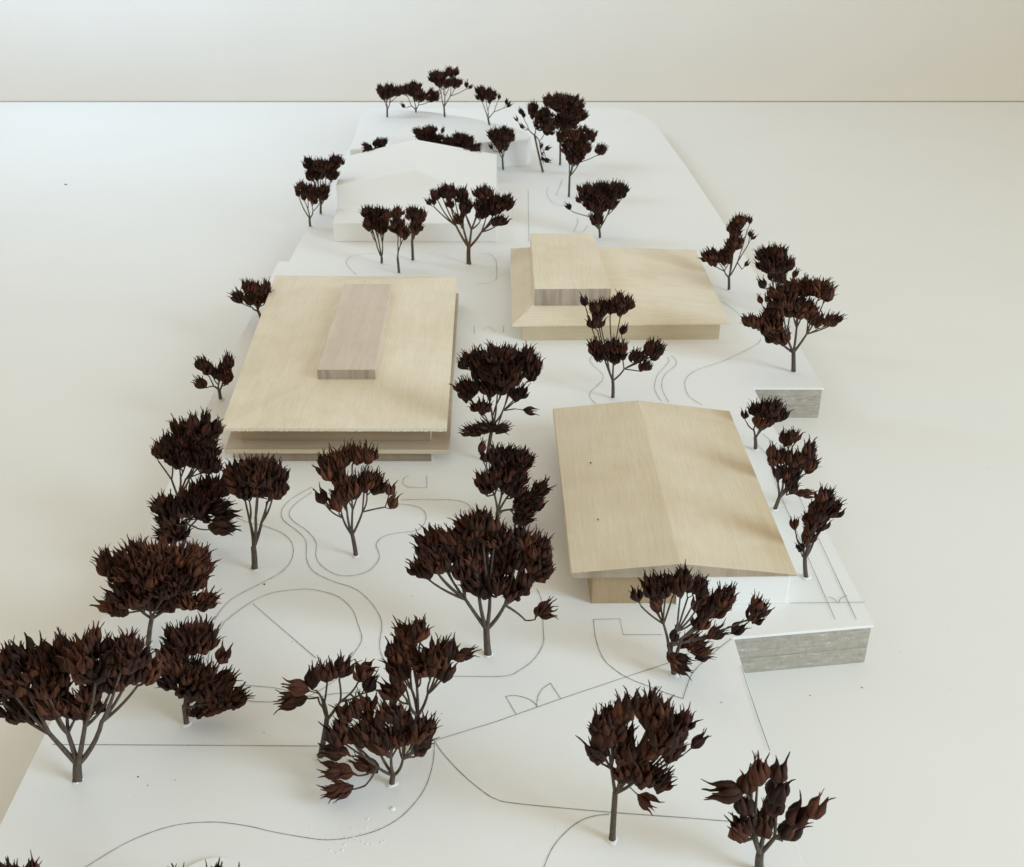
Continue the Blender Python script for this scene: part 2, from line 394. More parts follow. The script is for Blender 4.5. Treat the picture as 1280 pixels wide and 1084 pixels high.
# face order of a prism: bottom, top, then sides (first side = front when poly starts front-left, front-right)
box_part('plinth', [(-1.10, 3.838), (-0.329, 3.836), (-0.352, 5.46), (-1.20, 5.47)], T, 0.206, [M['wood_shaded_end'], M['wood_pale']], pav, O, [1, 1, 0, 1, 1, 1])
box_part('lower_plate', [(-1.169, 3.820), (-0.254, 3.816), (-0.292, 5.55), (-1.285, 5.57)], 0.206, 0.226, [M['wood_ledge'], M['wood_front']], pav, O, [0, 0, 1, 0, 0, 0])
box_part('recessed_block', [(-1.117, 3.897), (-0.334, 3.893), (-0.365, 5.47), (-1.22, 5.48)], 0.226, 0.318, [M['wood_pale'], M['wood_recess_shade']], pav, O, [0, 0, 1, 0, 0, 0])
def hip_roof(name, eave, z0, z1, top, z2, mats, parent, O, fm, rough_front=0, rng=None):
    v = [(x, y, z0) for x, y in eave] + [(x, y, z1) for x, y in eave] + [(x, y, z2) for x, y in top]
    f = [(3, 2, 1, 0), (8, 9, 10, 11)]
    for i in range(4):
        j = (i + 1) % 4
        f.append((i, j, 4 + j, 4 + i)); f.append((4 + i, 4 + j, 8 + j, 8 + i))
    fm = list(fm)
    if rough_front:                              # saw-torn front edge, many small points
        n = rough_front
        base = len(v)
        lo, hi = [], []
        for k in range(1, n):
            t = k / n
            x = eave[0][0] + (eave[1][0] - eave[0][0]) * t; y = eave[0][1] + (eave[1][1] - eave[0][1]) * t
            fz = rng.uniform(0, 1) ** 3
            lo.append(len(v)); v.append((x, y - 0.0016 * fz, z0 - 0.0018 * fz))
            hi.append(len(v)); v.append((x, y - 0.002 * rng.random(), z1 - 0.001 * rng.random()))
        # replace the front lip and front slope with fans
        f[2] = tuple([0] + lo + [1, 5] + hi[::-1] + [4])
        f[3] = tuple([4] + hi + [5, 9, 8])
        f[0] = tuple([3, 2, 1] + lo[::-1] + [0])
        q = f[2]
        LO = [0] + lo + [1]; HI = [4] + hi + [5]
        quads = [(LO[k], LO[k + 1], HI[k + 1], HI[k]) for k in range(n)]
        f[2] = quads[0]; f += quads[1:]; fm += [fm[2]] * (n - 1)
    return mesh_obj(name, v, f, mats, parent, O, fm=fm)
rng = random.Random(3)
# roof faces: bottom, top, then (lip, slope) x front, right, back, left
hip_roof('roof', [(-1.172, 3.815), (-0.262, 3.812), (-0.299, 5.53), (-1.285, 5.55)], 0.314, 0.328,
         [(-0.845, 4.185), (-0.575, 4.185), (-0.600, 5.40), (-0.872, 5.40)], 0.364,
         [M['wood_pale'], M['wood_pale_x']], pav, O, [0, 0, 1, 0, 0, 0, 1, 1, 0, 0], 240, rng)
box_part('roof_box', [(-0.837, 4.188), (-0.586, 4.188), (-0.616, 5.205), (-0.859, 5.210)], 0.362, 0.410, [M['wood_pink'], M['wood_pink_end']], pav, O, [0, 0, 1, 0, 0, 0])

# gabled wooden roof over a honey block and a white block
gab = tag(empty('gabled_house', (0.56, 3.4, T)), 'gabled tan wooden roof over a honey block and a white block, front right', 'model building')
O = (0.56, 3.4, T)
box_part('honey_block', [(0.264, 2.893), (0.545, 2.895), (0.535, 3.94), (0.245, 3.94)], T, 0.281, M['wood_honey'], gab, O)
box_part('white_block', [(0.547, 2.886), (0.918, 2.891), (0.905, 3.94), (0.537, 3.94)], T, 0.281, M['white_block'], gab, O)
xs0 = [0.193, 0.548, 0.936]; xs1 = [0.172, 0.528, 0.918]
yf, yb = 2.868, 4.032
v = [(xs0[0], yf, 0.281), (xs0[2], yf + 0.012, 0.281), (xs0[2], yf + 0.012, 0.2885), (xs0[1], yf, 0.341), (xs0[0], yf, 0.304),
     (xs1[0], yb, 0.281), (xs1[2], yb + 0.006, 0.281), (xs1[2], yb + 0.006, 0.2895), (xs1[1], yb, 0.343), (xs1[0], yb, 0.304)]
f = [(0, 1, 2, 3, 4), (9, 8, 7, 6, 5), (0, 5, 6, 1), (1, 6, 7, 2), (2, 7, 8, 3), (3, 8, 9, 4), (4, 9, 5, 0)]
mesh_obj('roof', v, f, [M['wood_tan'], M['wood_tan_end']], gab, O, bevel=0.003, fm=[1, 1, 0, 0, 0, 0, 0])

# house with the raised box on the left of its hipped roof
hou = tag(empty('boxed_house', (0.55, 5.6, T)), 'low pale wooden house with a tall raised box on the left of its sloping roof', 'model building')
O = (0.55, 5.6, T)
box_part('plinth', [(0.049, 5.060), (1.060, 5.075), (1.050, 6.12), (0.040, 6.12)], T, 0.242, [M['wood_pale'], M['wood_front']], hou, O, [0, 0, 1, 0, 1, 0])
hip_roof('roof', [(0.0, 5.052), (1.108, 5.082), (1.102, 6.20), (-0.010, 6.225)], 0.240, 0.247,
         [(0.100, 5.172), (0.620, 5.180), (0.600, 6.085), (0.092, 6.085)], 0.302,
         [M['wood_pale'], M['wood_pale_x']], hou, O, [0, 1, 1, 1, 0, 1, 1, 1, 0, 0], 160, rng)
box_part('roof_box', [(0.115, 5.180), (0.506, 5.186), (0.468, 6.062), (0.107, 6.069)], 0.300, 0.393, [M['wood_pale'], M['wood_pink_end']], hou, O, [0, 0, 1, 0, 0, 0])

# white gabled house at the back
wh = tag(empty('white_house', (-0.62, 7.2, T)), 'all-white gabled house with a low flat front step, in the far half of the board', 'model building')
O = (-0.62, 7.2, T)
box_part('front_step', [(-1.132, 6.606), (-0.097, 6.598), (-0.103, 7.040), (-1.158, 7.040)], T, 0.282, M['white_block'], wh, O, bevel=0.005)
# block with two roof slopes and a long sloping front face
v = [(-1.157, 7.013, T), (-0.100, 6.985, T), (-0.111, 7.903, T), (-0.710, 7.912, T), (-1.195, 7.834, T),
     (-1.157, 7.013, 0.2835), (-0.100, 6.985, 0.2835), (-0.107, 7.108, 0.385), (-0.640, 7.096, 0.487), (-1.171, 7.089, 0.385),
     (-0.111, 7.903, 0.385), (-0.710, 7.912, 0.492), (-1.213, 7.834, 0.385)]
f = [(4, 3, 2, 1, 0), (0, 1, 6, 5), (5, 6, 8), (5, 8, 9), (6, 7, 8), (8, 7, 10, 11), (9, 8, 11, 12), (1, 2, 10, 7, 6), (2, 3, 11, 10), (3, 4, 12, 11), (0, 5, 9, 12, 4)]
mesh_obj('gabled_block', v, f, M['white_block'], wh, O, bevel=0.0015)

# white round disc near the front edge
n = 40
v, f = prism_data([(-0.727 + 0.112 * math.cos(2 * math.pi * k / n), 1.745 + 0.112 * math.sin(2 * math.pi * k / n)) for k in range(n)], T + 0.001, T + 0.012)
tag(mesh_obj('round_disc', v, f, M['white_block'], bevel=0.002), 'thin white round disc lying at the front edge of the board', 'disc')

# ------------------------------------------------------------------ seed pods (shared meshes)
def make_pod(seed):
    rng = random.Random(seed)
    n_c = rng.choice((4, 5, 5, 5))
    openness = [0.10, 0.22, 0.36, 0.16, 0.50, 0.28, 0.12, 0.40][seed % 8]
    Lb = 0.066                                     # body length, the beak comes on top
    vs, fs = [], []
    prof = [(0.0, 0.34), (0.12, 0.68), (0.28, 0.97), (0.46, 1.0), (0.62, 0.82), (0.76, 0.54), (0.88, 0.33), (1.01, 0.22), (1.15, 0.17), (1.28, 0.08)]
    NS = 6
    for c in range(n_c):
        a = 2 * math.pi * (c + rng.uniform(-0.18, 0.18)) / n_c
        ca, sa = math.cos(a), math.sin(a)
        ln = Lb * rng.uniform(0.86, 1.12)
        wd = 0.0118 * rng.uniform(0.85, 1.15)
        op = openness * rng.uniform(0.6, 1.4)
        tw = rng.uniform(-0.010, 0.010)
        beak = rng.uniform(0.7, 1.15); hook = rng.uniform(-0.012, 0.040)
        base = len(vs)
        for k, (t, r) in enumerate(prof):
            tt = t if t < 0.86 else 0.86 + (t - 0.86) * beak
            z = ln * tt * (1 - 0.25 * op * min(tt, 1.0))
            rad = 0.0045 + 0.0085 * math.sin(math.pi * min(t, 0.95) ** 0.8) + op * ln * 0.50 * tt ** 1.4 + hook * max(0, t - 0.86) ** 1.3
            off = tw * tt * tt + 0.003 * math.sin(3 * tt + c)
            cx, cy = ca * rad - sa * off, sa * rad + ca * off
            for s in range(NS):
                b_ = 2 * math.pi * s / NS
                er = math.cos(b_) * wd * r * (0.82 if math.cos(b_) > 0 else 0.75)
                et = math.sin(b_) * wd * r * 0.95
                if s == 0: er *= 1.18              # keel along the back
                vs.append((cx + ca * er - sa * et, cy + sa * er + ca * et, z))
        m_ = len(prof)
        for k in range(m_ - 1):
            for s in range(NS):
                s2 = (s + 1) % NS
                fs.append((base + k * NS + s, base + k * NS + s2, base + (k + 1) * NS + s2, base + (k + 1) * NS + s))
        fs.append(tuple(base + (m_ - 1) * NS + s for s in range(NS)))
    # small cup that holds the carpels
    base = len(vs)
    for z, r in ((-0.006, 0.003), (0.0, 0.008), (0.008, 0.0135), (0.014, 0.012)):
        for s in range(8):
            b_ = 2 * math.pi * s / 8
            vs.append((r * math.cos(b_), r * math.sin(b_), z + 0.003 * math.sin(5 * b_) * (r > 0.01)))
    for k in range(3):
        for s in range(8):
            fs.append((base + 8 * k + s, base + 8 * k + (s + 1) % 8, base + 8 * k + 8 + (s + 1) % 8, base + 8 * k + 8 + s))
    # dried, slightly crumpled
    vs = [(x + 0.0022 * noise.noise(Vector((x * 90 + seed, y * 90, z * 60))), y + 0.0022 * noise.noise(Vector((x * 90, y * 90 + seed * 3, z * 60))), z) for x, y, z in vs]
    me = bpy.data.meshes.new('seed_pod')
    me.from_pydata(vs, [], fs)
    me.polygons.foreach_set('use_smooth', [True] * len(me.polygons))
    me.materials.append(M['pod_mid'])
    me.update()
    return me
PODS = [make_pod(k) for k in range(12)]

# ------------------------------------------------------------------ model trees
def tube(vs, fs, pts, radii, ns):
    base = len(vs)
    up = Vector((0.3, 0.2, 1)).normalized()
    n = len(pts)
    for i, p in enumerate(pts):
        t = (pts[min(i + 1, n - 1)] - pts[max(i - 1, 0)])
        t = t.normalized() if t.length > 1e-6 else Vector((0, 0, 1))
        a = t.cross(Vector((0, 1, 0.1))); a = a.normalized() if a.length > 1e-3 else Vector((1, 0, 0))
        b = t.cross(a)
        for s in range(ns):
            q = 2 * math.pi * s / ns
            w = p + (a * math.cos(q) + b * math.sin(q)) * radii[i]
            vs.append((w.x, w.y, w.z))
    for i in range(n - 1):
        for s in range(ns):
            s2 = (s + 1) % ns
            fs.append((base + i * ns + s, base + i * ns + s2, base + (i + 1) * ns + s2, base + (i + 1) * ns + s))
    fs.append(tuple(base + s for s in range(ns)))
    fs.append(tuple(base + (n - 1) * ns + s for s in range(ns)))

def bez(a, c, b, k):
    return [a * (1 - t) ** 2 + c * 2 * t * (1 - t) + b * t * t for t in [i / k for i in range(k + 1)]]

def build_tree(i, base, fork, clusters, pscale, label):
    rng = random.Random(100 + i)
    root = tag(empty('model_tree', base), label, 'model tree', 'seed-head trees standing on the model board')
    B = Vector(base); Fk = Vector(fork)
    warm = i in WARM; dark = i in DARK
    pm = M['pod_warm'] if warm else M['pod_dark'] if dark else M['pod_mid']
    vs, fs = [], []
    R = TRUNK_R.get(i, 0.0074)
    zero = Vector((0, 0, 0))
    F_ = Fk - B
    mid = F_ * 0.5 + Vector((rng.uniform(-.004, .004), rng.uniform(-.004, .004), 0))
    tp = bez(Vector((0, 0, -0.004)), mid, F_, 6)
    tube(vs, fs, tp, [R * (1.35 if k == 0 else 1.12 - 0.03 * k) for k in range(7)], 9)
    pods = []
    cc = [Vector(c[:3]) for c in clusters]
    cen = sum(cc, zero) / len(cc)
    # a few main limbs fork like a V, each carrying the clusters that lie in its direction
    nl = 1 if len(cc) <= 2 else 2 if len(cc) <= 4 else 3 if len(cc) <= 9 else 4
    dirs = sorted(range(len(cc)), key=lambda q: math.atan2(cc[q].x - Fk.x, max(cc[q].z - Fk.z, 0.01) + 0.05))
    groups = [g for g in [dirs[len(dirs) * k // nl:len(dirs) * (k + 1) // nl] for k in range(nl)] if g]
    start_of = {}
    nodeof = {}
    for q in range(len(cc)):
        cx, cy, cz, rx, ry, rz, n = clusters[q][:7]
        C = cc[q] - B
        w_ = C - (C - F_).normalized() * (0.030 + 0.4 * rz) - Vector((0, 0, rz * 0.35 + 0.012))
        if len(clusters[q]) > 7: w_ = C - Vector(clusters[q][7]).normalized() * (0.055 + rx)
        w_.z = max(w_.z, 0.012)
        nodeof[q] = w_
    def limb(st, en, r0, r1, k=5, ns=7):
        d = en - st
        ctrl = st + Vector((d.x * 0.58, d.y * 0.58, d.z * 0.42)) + Vector((rng.uniform(-.008, .008), rng.uniform(-.008, .008), rng.uniform(-.004, .004)))
        ctrl.z = max(ctrl.z, 0.012)
        P = bez(st, ctrl, en, k)
        tube(vs, fs, P, [r0 + (r1 - r0) * j / k for j in range(k + 1)], ns)
        return P
    for g in groups:
        m_ = sum((nodeof[q] for q in g), zero) / len(g)
        if len(g) == 1:
            start_of[g[0]] = (F_, R * 0.62); continue
        J = F_.lerp(m_, 0.52)
        J.z = max(J.z, 0.014)
        P = limb(F_ - Vector((0, 0, 0.004)), J, R * 0.66, R * 0.48)
        for q in g: start_of[q] = (J - (P[-1] - P[-2]) * 0.15, R * 0.42)
    order = range(len(cc))
    for q in order:
        cx, cy, cz, rx, ry, rz, n = clusters[q][:7]
        C = cc[q] - B
        nodept = nodeof[q]
        st, r0 = start_of[q]
        limb(st, nodept, r0, max(0.0026, r0 * 0.62))
        # pods in this cluster, pushed apart
        pts = []
        for _ in range(n):
            bestp, bd = None, -1
            for _t in range(14):
                while True:
                    p = Vector((rng.uniform(-1, 1), rng.uniform(-1, 1), rng.uniform(-1, 1)))
                    if p.length <= 1: break
                if n == 1: p = zero.copy()
                p = Vector((p.x * rx, p.y * ry, p.z * rz)) + C
                dmin = min([(p - o).length for o in pts] + [(p - o).length for o, *_x in pods[-40:]] + [9])
                if dmin > bd: bd, bestp = dmin, p
            pts.append(bestp)
        subs = []
        for k in range(max(1, (n + 3) // 5)):
            t_ = pts[(k * 5) % n]
            s_ = nodept.lerp(t_, 0.42); s_.z -= 0.006; s_.z = max(s_.z, 0.01)
            subs.append(s_)
            if n > 2: tube(vs, fs, bez(nodept, nodept.lerp(s_, 0.5) + Vector((0, 0, -.004)), s_, 3), [0.0028, 0.0026, 0.0024, 0.0022], 5)
        if n <= 2: subs = [nodept]
        for p in pts:
            s_ = min(subs, key=lambda w: (w - p).length)
            out = (p - F_ * 0.75 - Vector((0, 0, 0.02)))
            out = out.normalized() if out.length > 1e-5 else Vector((0, 0, 1))
            away = (p - C); away = away.normalized() if away.length > 1e-5 else zero
            loc = (p - s_); loc = loc.normalized() if loc.length > 1e-5 else Vector((0, 0, 1))
            d = out * 0.55 + loc * 0.55 + away * 0.18 + Vector((0, 0, 0.55)) + Vector((rng.gauss(0, .24), rng.gauss(0, .24), rng.gauss(0, .14)))
            if len(clusters[q]) > 7: d = Vector(clusters[q][7]).normalized() + 0.35 * away + Vector((rng.gauss(0, .1), rng.gauss(0, .1), rng.gauss(0, .08)))
            d.normalize()
            scl = rng.uniform(0.78, 1.12) * pscale
            pb = p - d * 0.040 * scl
            if pb.z < 0.006: pb.z = 0.006
            if d.z < 0 and pb.z + d.z * 0.09 < 0.003: d.z = 0.02; d.normalize()
            ct = s_.lerp(pb, 0.55) + (s_ + d * 0.0 - s_) - d * 0.008
            ct.z = max(ct.z, 0.008)
            tube(vs, fs, bez(s_, ct, pb, 3), [0.0022, 0.0019, 0.0019, 0.0026], 4)
            pods.append((p, pb, d, scl))
    mesh_obj('trunk', vs, fs, M['bark_orange'] if i == ORANGE else M['bark'], root, smooth=True)
    for p, pb, d, scl in pods:
        o = bpy.data.objects.new('seed_pod', PODS[rng.choice((0, 3, 6, 8, 11))] if i == 13 else PODS[rng.randrange(len(PODS))])
        COL.objects.link(o)
        o.parent = root
        o.location = pb
        q = Vector((0, 0, 1)).rotation_difference(d) @ Quaternion((0, 0, 1), rng.uniform(0, 6.283))
        o.rotation_mode = 'QUATERNION'; o.rotation_quaternion = q
        w = rng.uniform(0.86, 1.08)
        if i == 13: w *= 1.05
        o.scale = (scl * w, scl * w, scl)
        if pm is not M['pod_mid']:
            o.material_slots[0].link = 'OBJECT'; o.material_slots[0].material = pm
    # bead of white glue in the planting hole
    gv, gf = [], []
    K = 10
    for z, r in ((0.0008, 0.0165), (0.003, 0.0145), (0.005, 0.010)):
        for s in range(K):
            a = 2 * math.pi * s / K
            rr = r * (1 + 0.18 * math.sin(3 * a + i) + rng.uniform(-.06, .06))
            gv.append((rr * math.cos(a), rr * math.sin(a), z))
    for k in range(2):
        for s in range(K):
            gf.append((k * K + s, k * K + (s + 1) % K, (k + 1) * K + (s + 1) % K, (k + 1) * K + s))
    gf.append(tuple(2 * K + s for s in range(K)))
    mesh_obj('glue_bead', gv, gf, M['glue'], root, smooth=True)
    return root

TREES = [
 ((-1.181, 2.12, 0.16), (-1.17, 2.12, 0.22),
  [(-1.357, 2.133, 0.502, 0.04, 0.038, 0.066, 18), (-1.248, 2.097, 0.574, 0.055, 0.053, 0.064, 24), (-1.283, 2.164, 0.392, 0.073, 0.054, 0.032, 23), (-1.169, 2.161, 0.532, 0.075, 0.071, 0.057, 31), (-1.027, 2.073, 0.634, 0.067, 0.063, 0.045, 25), (-0.96, 2.082, 0.638, 0.05, 0.048, 0.031, 16), (-1.145, 2.124, 0.429, 0.08, 0.03, 0.018, 18), (-0.947, 2.145, 0.533, 0.035, 0.033, 0.031, 11), (-1.02, 2.111, 0.522, 0.048, 0.024, 0.014, 10), (-1.298, 2.109, 0.544, 0.019, 0.018, 0.032, 7), (-1.202, 2.115, 0.565, 0.03, 0.028, 0.031, 9), (-1.185, 2.091, 0.527, 0.038, 0.022, 0.013, 8), (-1.19, 2.102, 0.449, 0.039, 0.012, 0.01, 6), (-1.097, 2.116, 0.584, 0.038, 0.034, 0.02, 10), (-1.086, 2.119, 0.542, 0.025, 0.009, 0.01, 4), (-0.989, 2.11, 0.582, 0.016, 0.015, 0.01, 4), (-0.952, 2.11, 0.589, 0.016, 0.015, 0.01, 4), (-1.077, 2.107, 0.486, 0.025, 0.009, 0.01, 4), (-0.979, 2.118, 0.536, 0.017, 0.009, 0.01, 3)],
  0.7885, "widest brown tree at the board's front left corner, crown cut by the picture edge"),
 ((-0.941, 2.332, 0.16), (-0.938, 2.332, 0.23),
  [(-0.884, 2.346, 0.472, 0.071, 0.059, 0.034, 24), (-0.944, 2.329, 0.415, 0.034, 0.032, 0.041, 12), (-0.909, 2.327, 0.345, 0.073, 0.058, 0.036, 25), (-0.847, 2.331, 0.312, 0.054, 0.04, 0.025, 15), (-0.794, 2.311, 0.285, 0.044, 0.028, 0.018, 11), (-0.877, 2.335, 0.215, 0.05, 0.017, 0.011, 9), (-0.797, 2.319, 0.429, 0.011, 0.011, 0.012, 1), (-0.908, 2.323, 0.456, 0.016, 0.015, 0.016, 5), (-0.921, 2.315, 0.391, 0.016, 0.015, 0.017, 5), (-0.852, 2.322, 0.313, 0.023, 0.01, 0.01, 4), (-0.892, 2.328, 0.284, 0.026, 0.008, 0.01, 3), (-0.83, 2.348, 0.274, 0.023, 0.01, 0.01, 4), (-0.836, 2.327, 0.247, 0.023, 0.008, 0.01, 3)],
  0.7885, 'short-stemmed brown tree leaning right, just behind the widest front left tree'),
 ((-1.156, 2.682, 0.16), (-1.126, 2.682, 0.269),
  [(-1.09, 2.652, 0.51, 0.102, 0.088, 0.044, 43), (-1.024, 2.65, 0.467, 0.102, 0.097, 0.05, 47), (-1.158, 2.658, 0.402, 0.065, 0.062, 0.047, 26), (-1.105, 2.726, 0.319, 0.094, 0.046, 0.025, 26), (-0.983, 2.714, 0.451, 0.06, 0.057, 0.05, 24), (-1.246, 2.7, 0.302, 0.041, 0.024, 0.013, 9), (-0.958, 2.66, 0.354, 0.055, 0.03, 0.016, 13), (-1.24, 2.7, 0.461, 0.024, 0.023, 0.042, 9), (-1.096, 2.683, 0.421, 0.052, 0.018, 0.01, 10), (-1.032, 2.668, 0.491, 0.032, 0.03, 0.022, 9), (-1.166, 2.681, 0.482, 0.01, 0.009, 0.018, 4), (-1.06, 2.676, 0.403, 0.052, 0.018, 0.01, 10), (-1.196, 2.666, 0.362, 0.02, 0.009, 0.01, 3), (-1.163, 2.685, 0.332, 0.02, 0.009, 0.01, 3), (-1.024, 2.675, 0.35, 0.03, 0.011, 0.01, 5), (-0.97, 2.686, 0.404, 0.03, 0.011, 0.01, 5)],
  0.7636, 'warm reddish-brown round tree on the left, directly above the widest front left tree'),
 ((-1.189, 3.182, 0.16), (-1.157, 3.182, 0.243),
  [(-1.202, 3.161, 0.368, 0.046, 0.044, 0.044, 16), (-1.118, 3.15, 0.391, 0.06, 0.05, 0.022, 16), (-1.05, 3.196, 0.427, 0.064, 0.06, 0.026, 19), (-1.032, 3.168, 0.347, 0.065, 0.055, 0.025, 13, (1, 0, 0.3)), (-1.031, 3.207, 0.254, 0.038, 0.03, 0.014, 5, (1, -0.1, 0.1)), (-1.196, 3.162, 0.267, 0.053, 0.049, 0.023, 15), (-1.215, 3.202, 0.291, 0.024, 0.02, 0.01, 5), (-1.084, 3.173, 0.409, 0.032, 0.019, 0.01, 6)],
  0.8, 'very dark tree with sideways pods, wedged between the trees of the left cluster'),
 ((-1.257, 3.401, 0.16), (-1.241, 3.401, 0.266),
  [(-1.296, 3.395, 0.467, 0.014, 0.012, 0.01, 1), (-1.237, 3.394, 0.475, 0.049, 0.047, 0.04, 18), (-1.174, 3.448, 0.511, 0.074, 0.07, 0.049, 30), (-1.085, 3.369, 0.571, 0.054, 0.051, 0.045, 21), (-1.11, 3.396, 0.433, 0.056, 0.053, 0.046, 22), (-1.192, 3.381, 0.442, 0.049, 0.044, 0.018, 13), (-1.196, 3.394, 0.508, 0.026, 0.024, 0.017, 7), (-1.143, 3.425, 0.471, 0.03, 0.028, 0.021, 8), (-1.1, 3.392, 0.497, 0.029, 0.028, 0.02, 8), (-1.157, 3.405, 0.428, 0.026, 0.016, 0.01, 5)],
  0.75, "dark spiky tree left of the wooden pavilion's front corner, topmost of the left cluster"),
 ((-0.903, 3.09, 0.16), (-0.896, 3.09, 0.252),
  [(-0.91, 3.101, 0.543, 0.056, 0.053, 0.031, 20), (-0.841, 3.068, 0.574, 0.061, 0.058, 0.036, 23), (-0.791, 3.104, 0.531, 0.039, 0.037, 0.045, 17), (-0.885, 3.084, 0.497, 0.073, 0.033, 0.015, 18), (-0.821, 3.095, 0.483, 0.057, 0.025, 0.011, 12), (-0.848, 3.092, 0.543, 0.02, 0.019, 0.016, 6), (-0.805, 3.093, 0.511, 0.02, 0.01, 0.01, 3)],
  0.72, "umbrella-shaped dark tree with bare forked stem before the pavilion's front left corner"),
 ((-0.557, 3.168, 0.16), (-0.564, 3.168, 0.253),
  [(-0.622, 3.178, 0.531, 0.038, 0.036, 0.035, 11), (-0.544, 3.188, 0.579, 0.043, 0.029, 0.012, 8), (-0.489, 3.165, 0.583, 0.032, 0.02, 0.01, 6), (-0.661, 3.168, 0.416, 0.013, 0.013, 0.019, 1), (-0.561, 3.135, 0.472, 0.044, 0.041, 0.033, 12), (-0.488, 3.163, 0.474, 0.05, 0.046, 0.021, 12), (-0.615, 3.163, 0.392, 0.015, 0.014, 0.02, 4), (-0.414, 3.183, 0.412, 0.022, 0.021, 0.031, 2), (-0.581, 3.169, 0.563, 0.018, 0.012, 0.01, 3), (-0.596, 3.177, 0.489, 0.018, 0.017, 0.012, 4), (-0.527, 3.165, 0.463, 0.022, 0.016, 0.01, 4), (-0.59, 3.161, 0.425, 0.005, 0.005, 0.01, 2)],
  0.8714999999999999, 'open reddish tree with separate large pods standing inside the looping pencil curve'),
 ((-0.075, 2.636, 0.16), (-0.079, 2.636, 0.262),
  [(-0.279, 2.652, 0.484, 0.028, 0.021, 0.011, 6), (-0.233, 2.659, 0.569, 0.053, 0.049, 0.025, 16), (-0.208, 2.648, 0.527, 0.058, 0.049, 0.026, 17), (-0.124, 2.631, 0.645, 0.051, 0.035, 0.017, 12), (-0.086, 2.616, 0.676, 0.046, 0.028, 0.014, 10), (-0.051, 2.619, 0.627, 0.046, 0.041, 0.021, 13), (-0.122, 2.67, 0.55, 0.053, 0.05, 0.034, 17), (-0.09, 2.654, 0.432, 0.064, 0.048, 0.027, 19), (0.03, 2.617, 0.617, 0.027, 0.025, 0.024, 8), (0.0, 2.671, 0.523, 0.058, 0.056, 0.04, 20), (0.076, 2.622, 0.557, 0.037, 0.035, 0.055, 15), (0.089, 2.647, 0.488, 0.033, 0.031, 0.03, 10), (0.01, 2.634, 0.42, 0.038, 0.036, 0.027, 11), (0.1, 2.627, 0.34, 0.019, 0.018, 0.017, 3, (0.8, -0.1, 0.6)), (-0.253, 2.628, 0.546, 0.012, 0.009, 0.01, 2), (-0.242, 2.639, 0.514, 0.012, 0.009, 0.01, 2), (-0.177, 2.632, 0.616, 0.027, 0.012, 0.01, 5), (-0.176, 2.642, 0.575, 0.028, 0.02, 0.01, 6), (-0.166, 2.646, 0.582, 0.028, 0.012, 0.01, 5), (-0.149, 2.653, 0.479, 0.031, 0.02, 0.011, 7), (-0.088, 2.652, 0.618, 0.024, 0.012, 0.01, 4), (-0.123, 2.642, 0.603, 0.027, 0.012, 0.01, 5), (-0.07, 2.657, 0.626, 0.024, 0.011, 0.01, 4), (-0.103, 2.636, 0.619, 0.024, 0.01, 0.01, 4), (-0.026, 2.654, 0.57, 0.025, 0.016, 0.01, 5), (-0.106, 2.652, 0.499, 0.028, 0.02, 0.011, 6), (-0.045, 2.653, 0.485, 0.031, 0.02, 0.011, 7), (-0.04, 2.622, 0.442, 0.019, 0.015, 0.01, 4), (0.053, 2.638, 0.575, 0.012, 0.011, 0.01, 3), (0.038, 2.637, 0.547, 0.018, 0.017, 0.022, 5), (0.049, 2.623, 0.467, 0.015, 0.015, 0.01, 4)],
  0.7885, 'broad central tree with sturdy forked stem and one drooping pod on its right'),
 ((-0.053, 3.325, 0.16), (-0.053, 3.325, 0.244),
  [(-0.101, 3.307, 0.515, 0.019, 0.019, 0.037, 2), (-0.037, 3.341, 0.479, 0.043, 0.041, 0.026, 14), (0.034, 3.326, 0.474, 0.037, 0.035, 0.036, 14), (-0.104, 3.331, 0.371, 0.031, 0.03, 0.031, 11), (-0.032, 3.315, 0.404, 0.061, 0.058, 0.034, 24), (0.023, 3.349, 0.374, 0.031, 0.029, 0.013, 9), (0.056, 3.338, 0.282, 0.057, 0.054, 0.028, 20), (0.102, 3.335, 0.338, 0.025, 0.024, 0.016, 7), (0.044, 3.336, 0.217, 0.038, 0.028, 0.014, 10), (-0.001, 3.327, 0.48, 0.018, 0.017, 0.01, 5), (-0.034, 3.338, 0.436, 0.022, 0.019, 0.01, 5), (0.001, 3.33, 0.434, 0.019, 0.018, 0.015, 5), (0.029, 3.327, 0.43, 0.015, 0.01, 0.01, 3), (0.012, 3.308, 0.355, 0.03, 0.024, 0.011, 8), (0.078, 3.327, 0.316, 0.011, 0.01, 0.01, 3)],
  0.7054999999999999, 'dark tree directly behind the broad central tree, low side branch on its right'),
 ((-0.105, 3.836, 0.16), (-0.077, 3.836, 0.336),
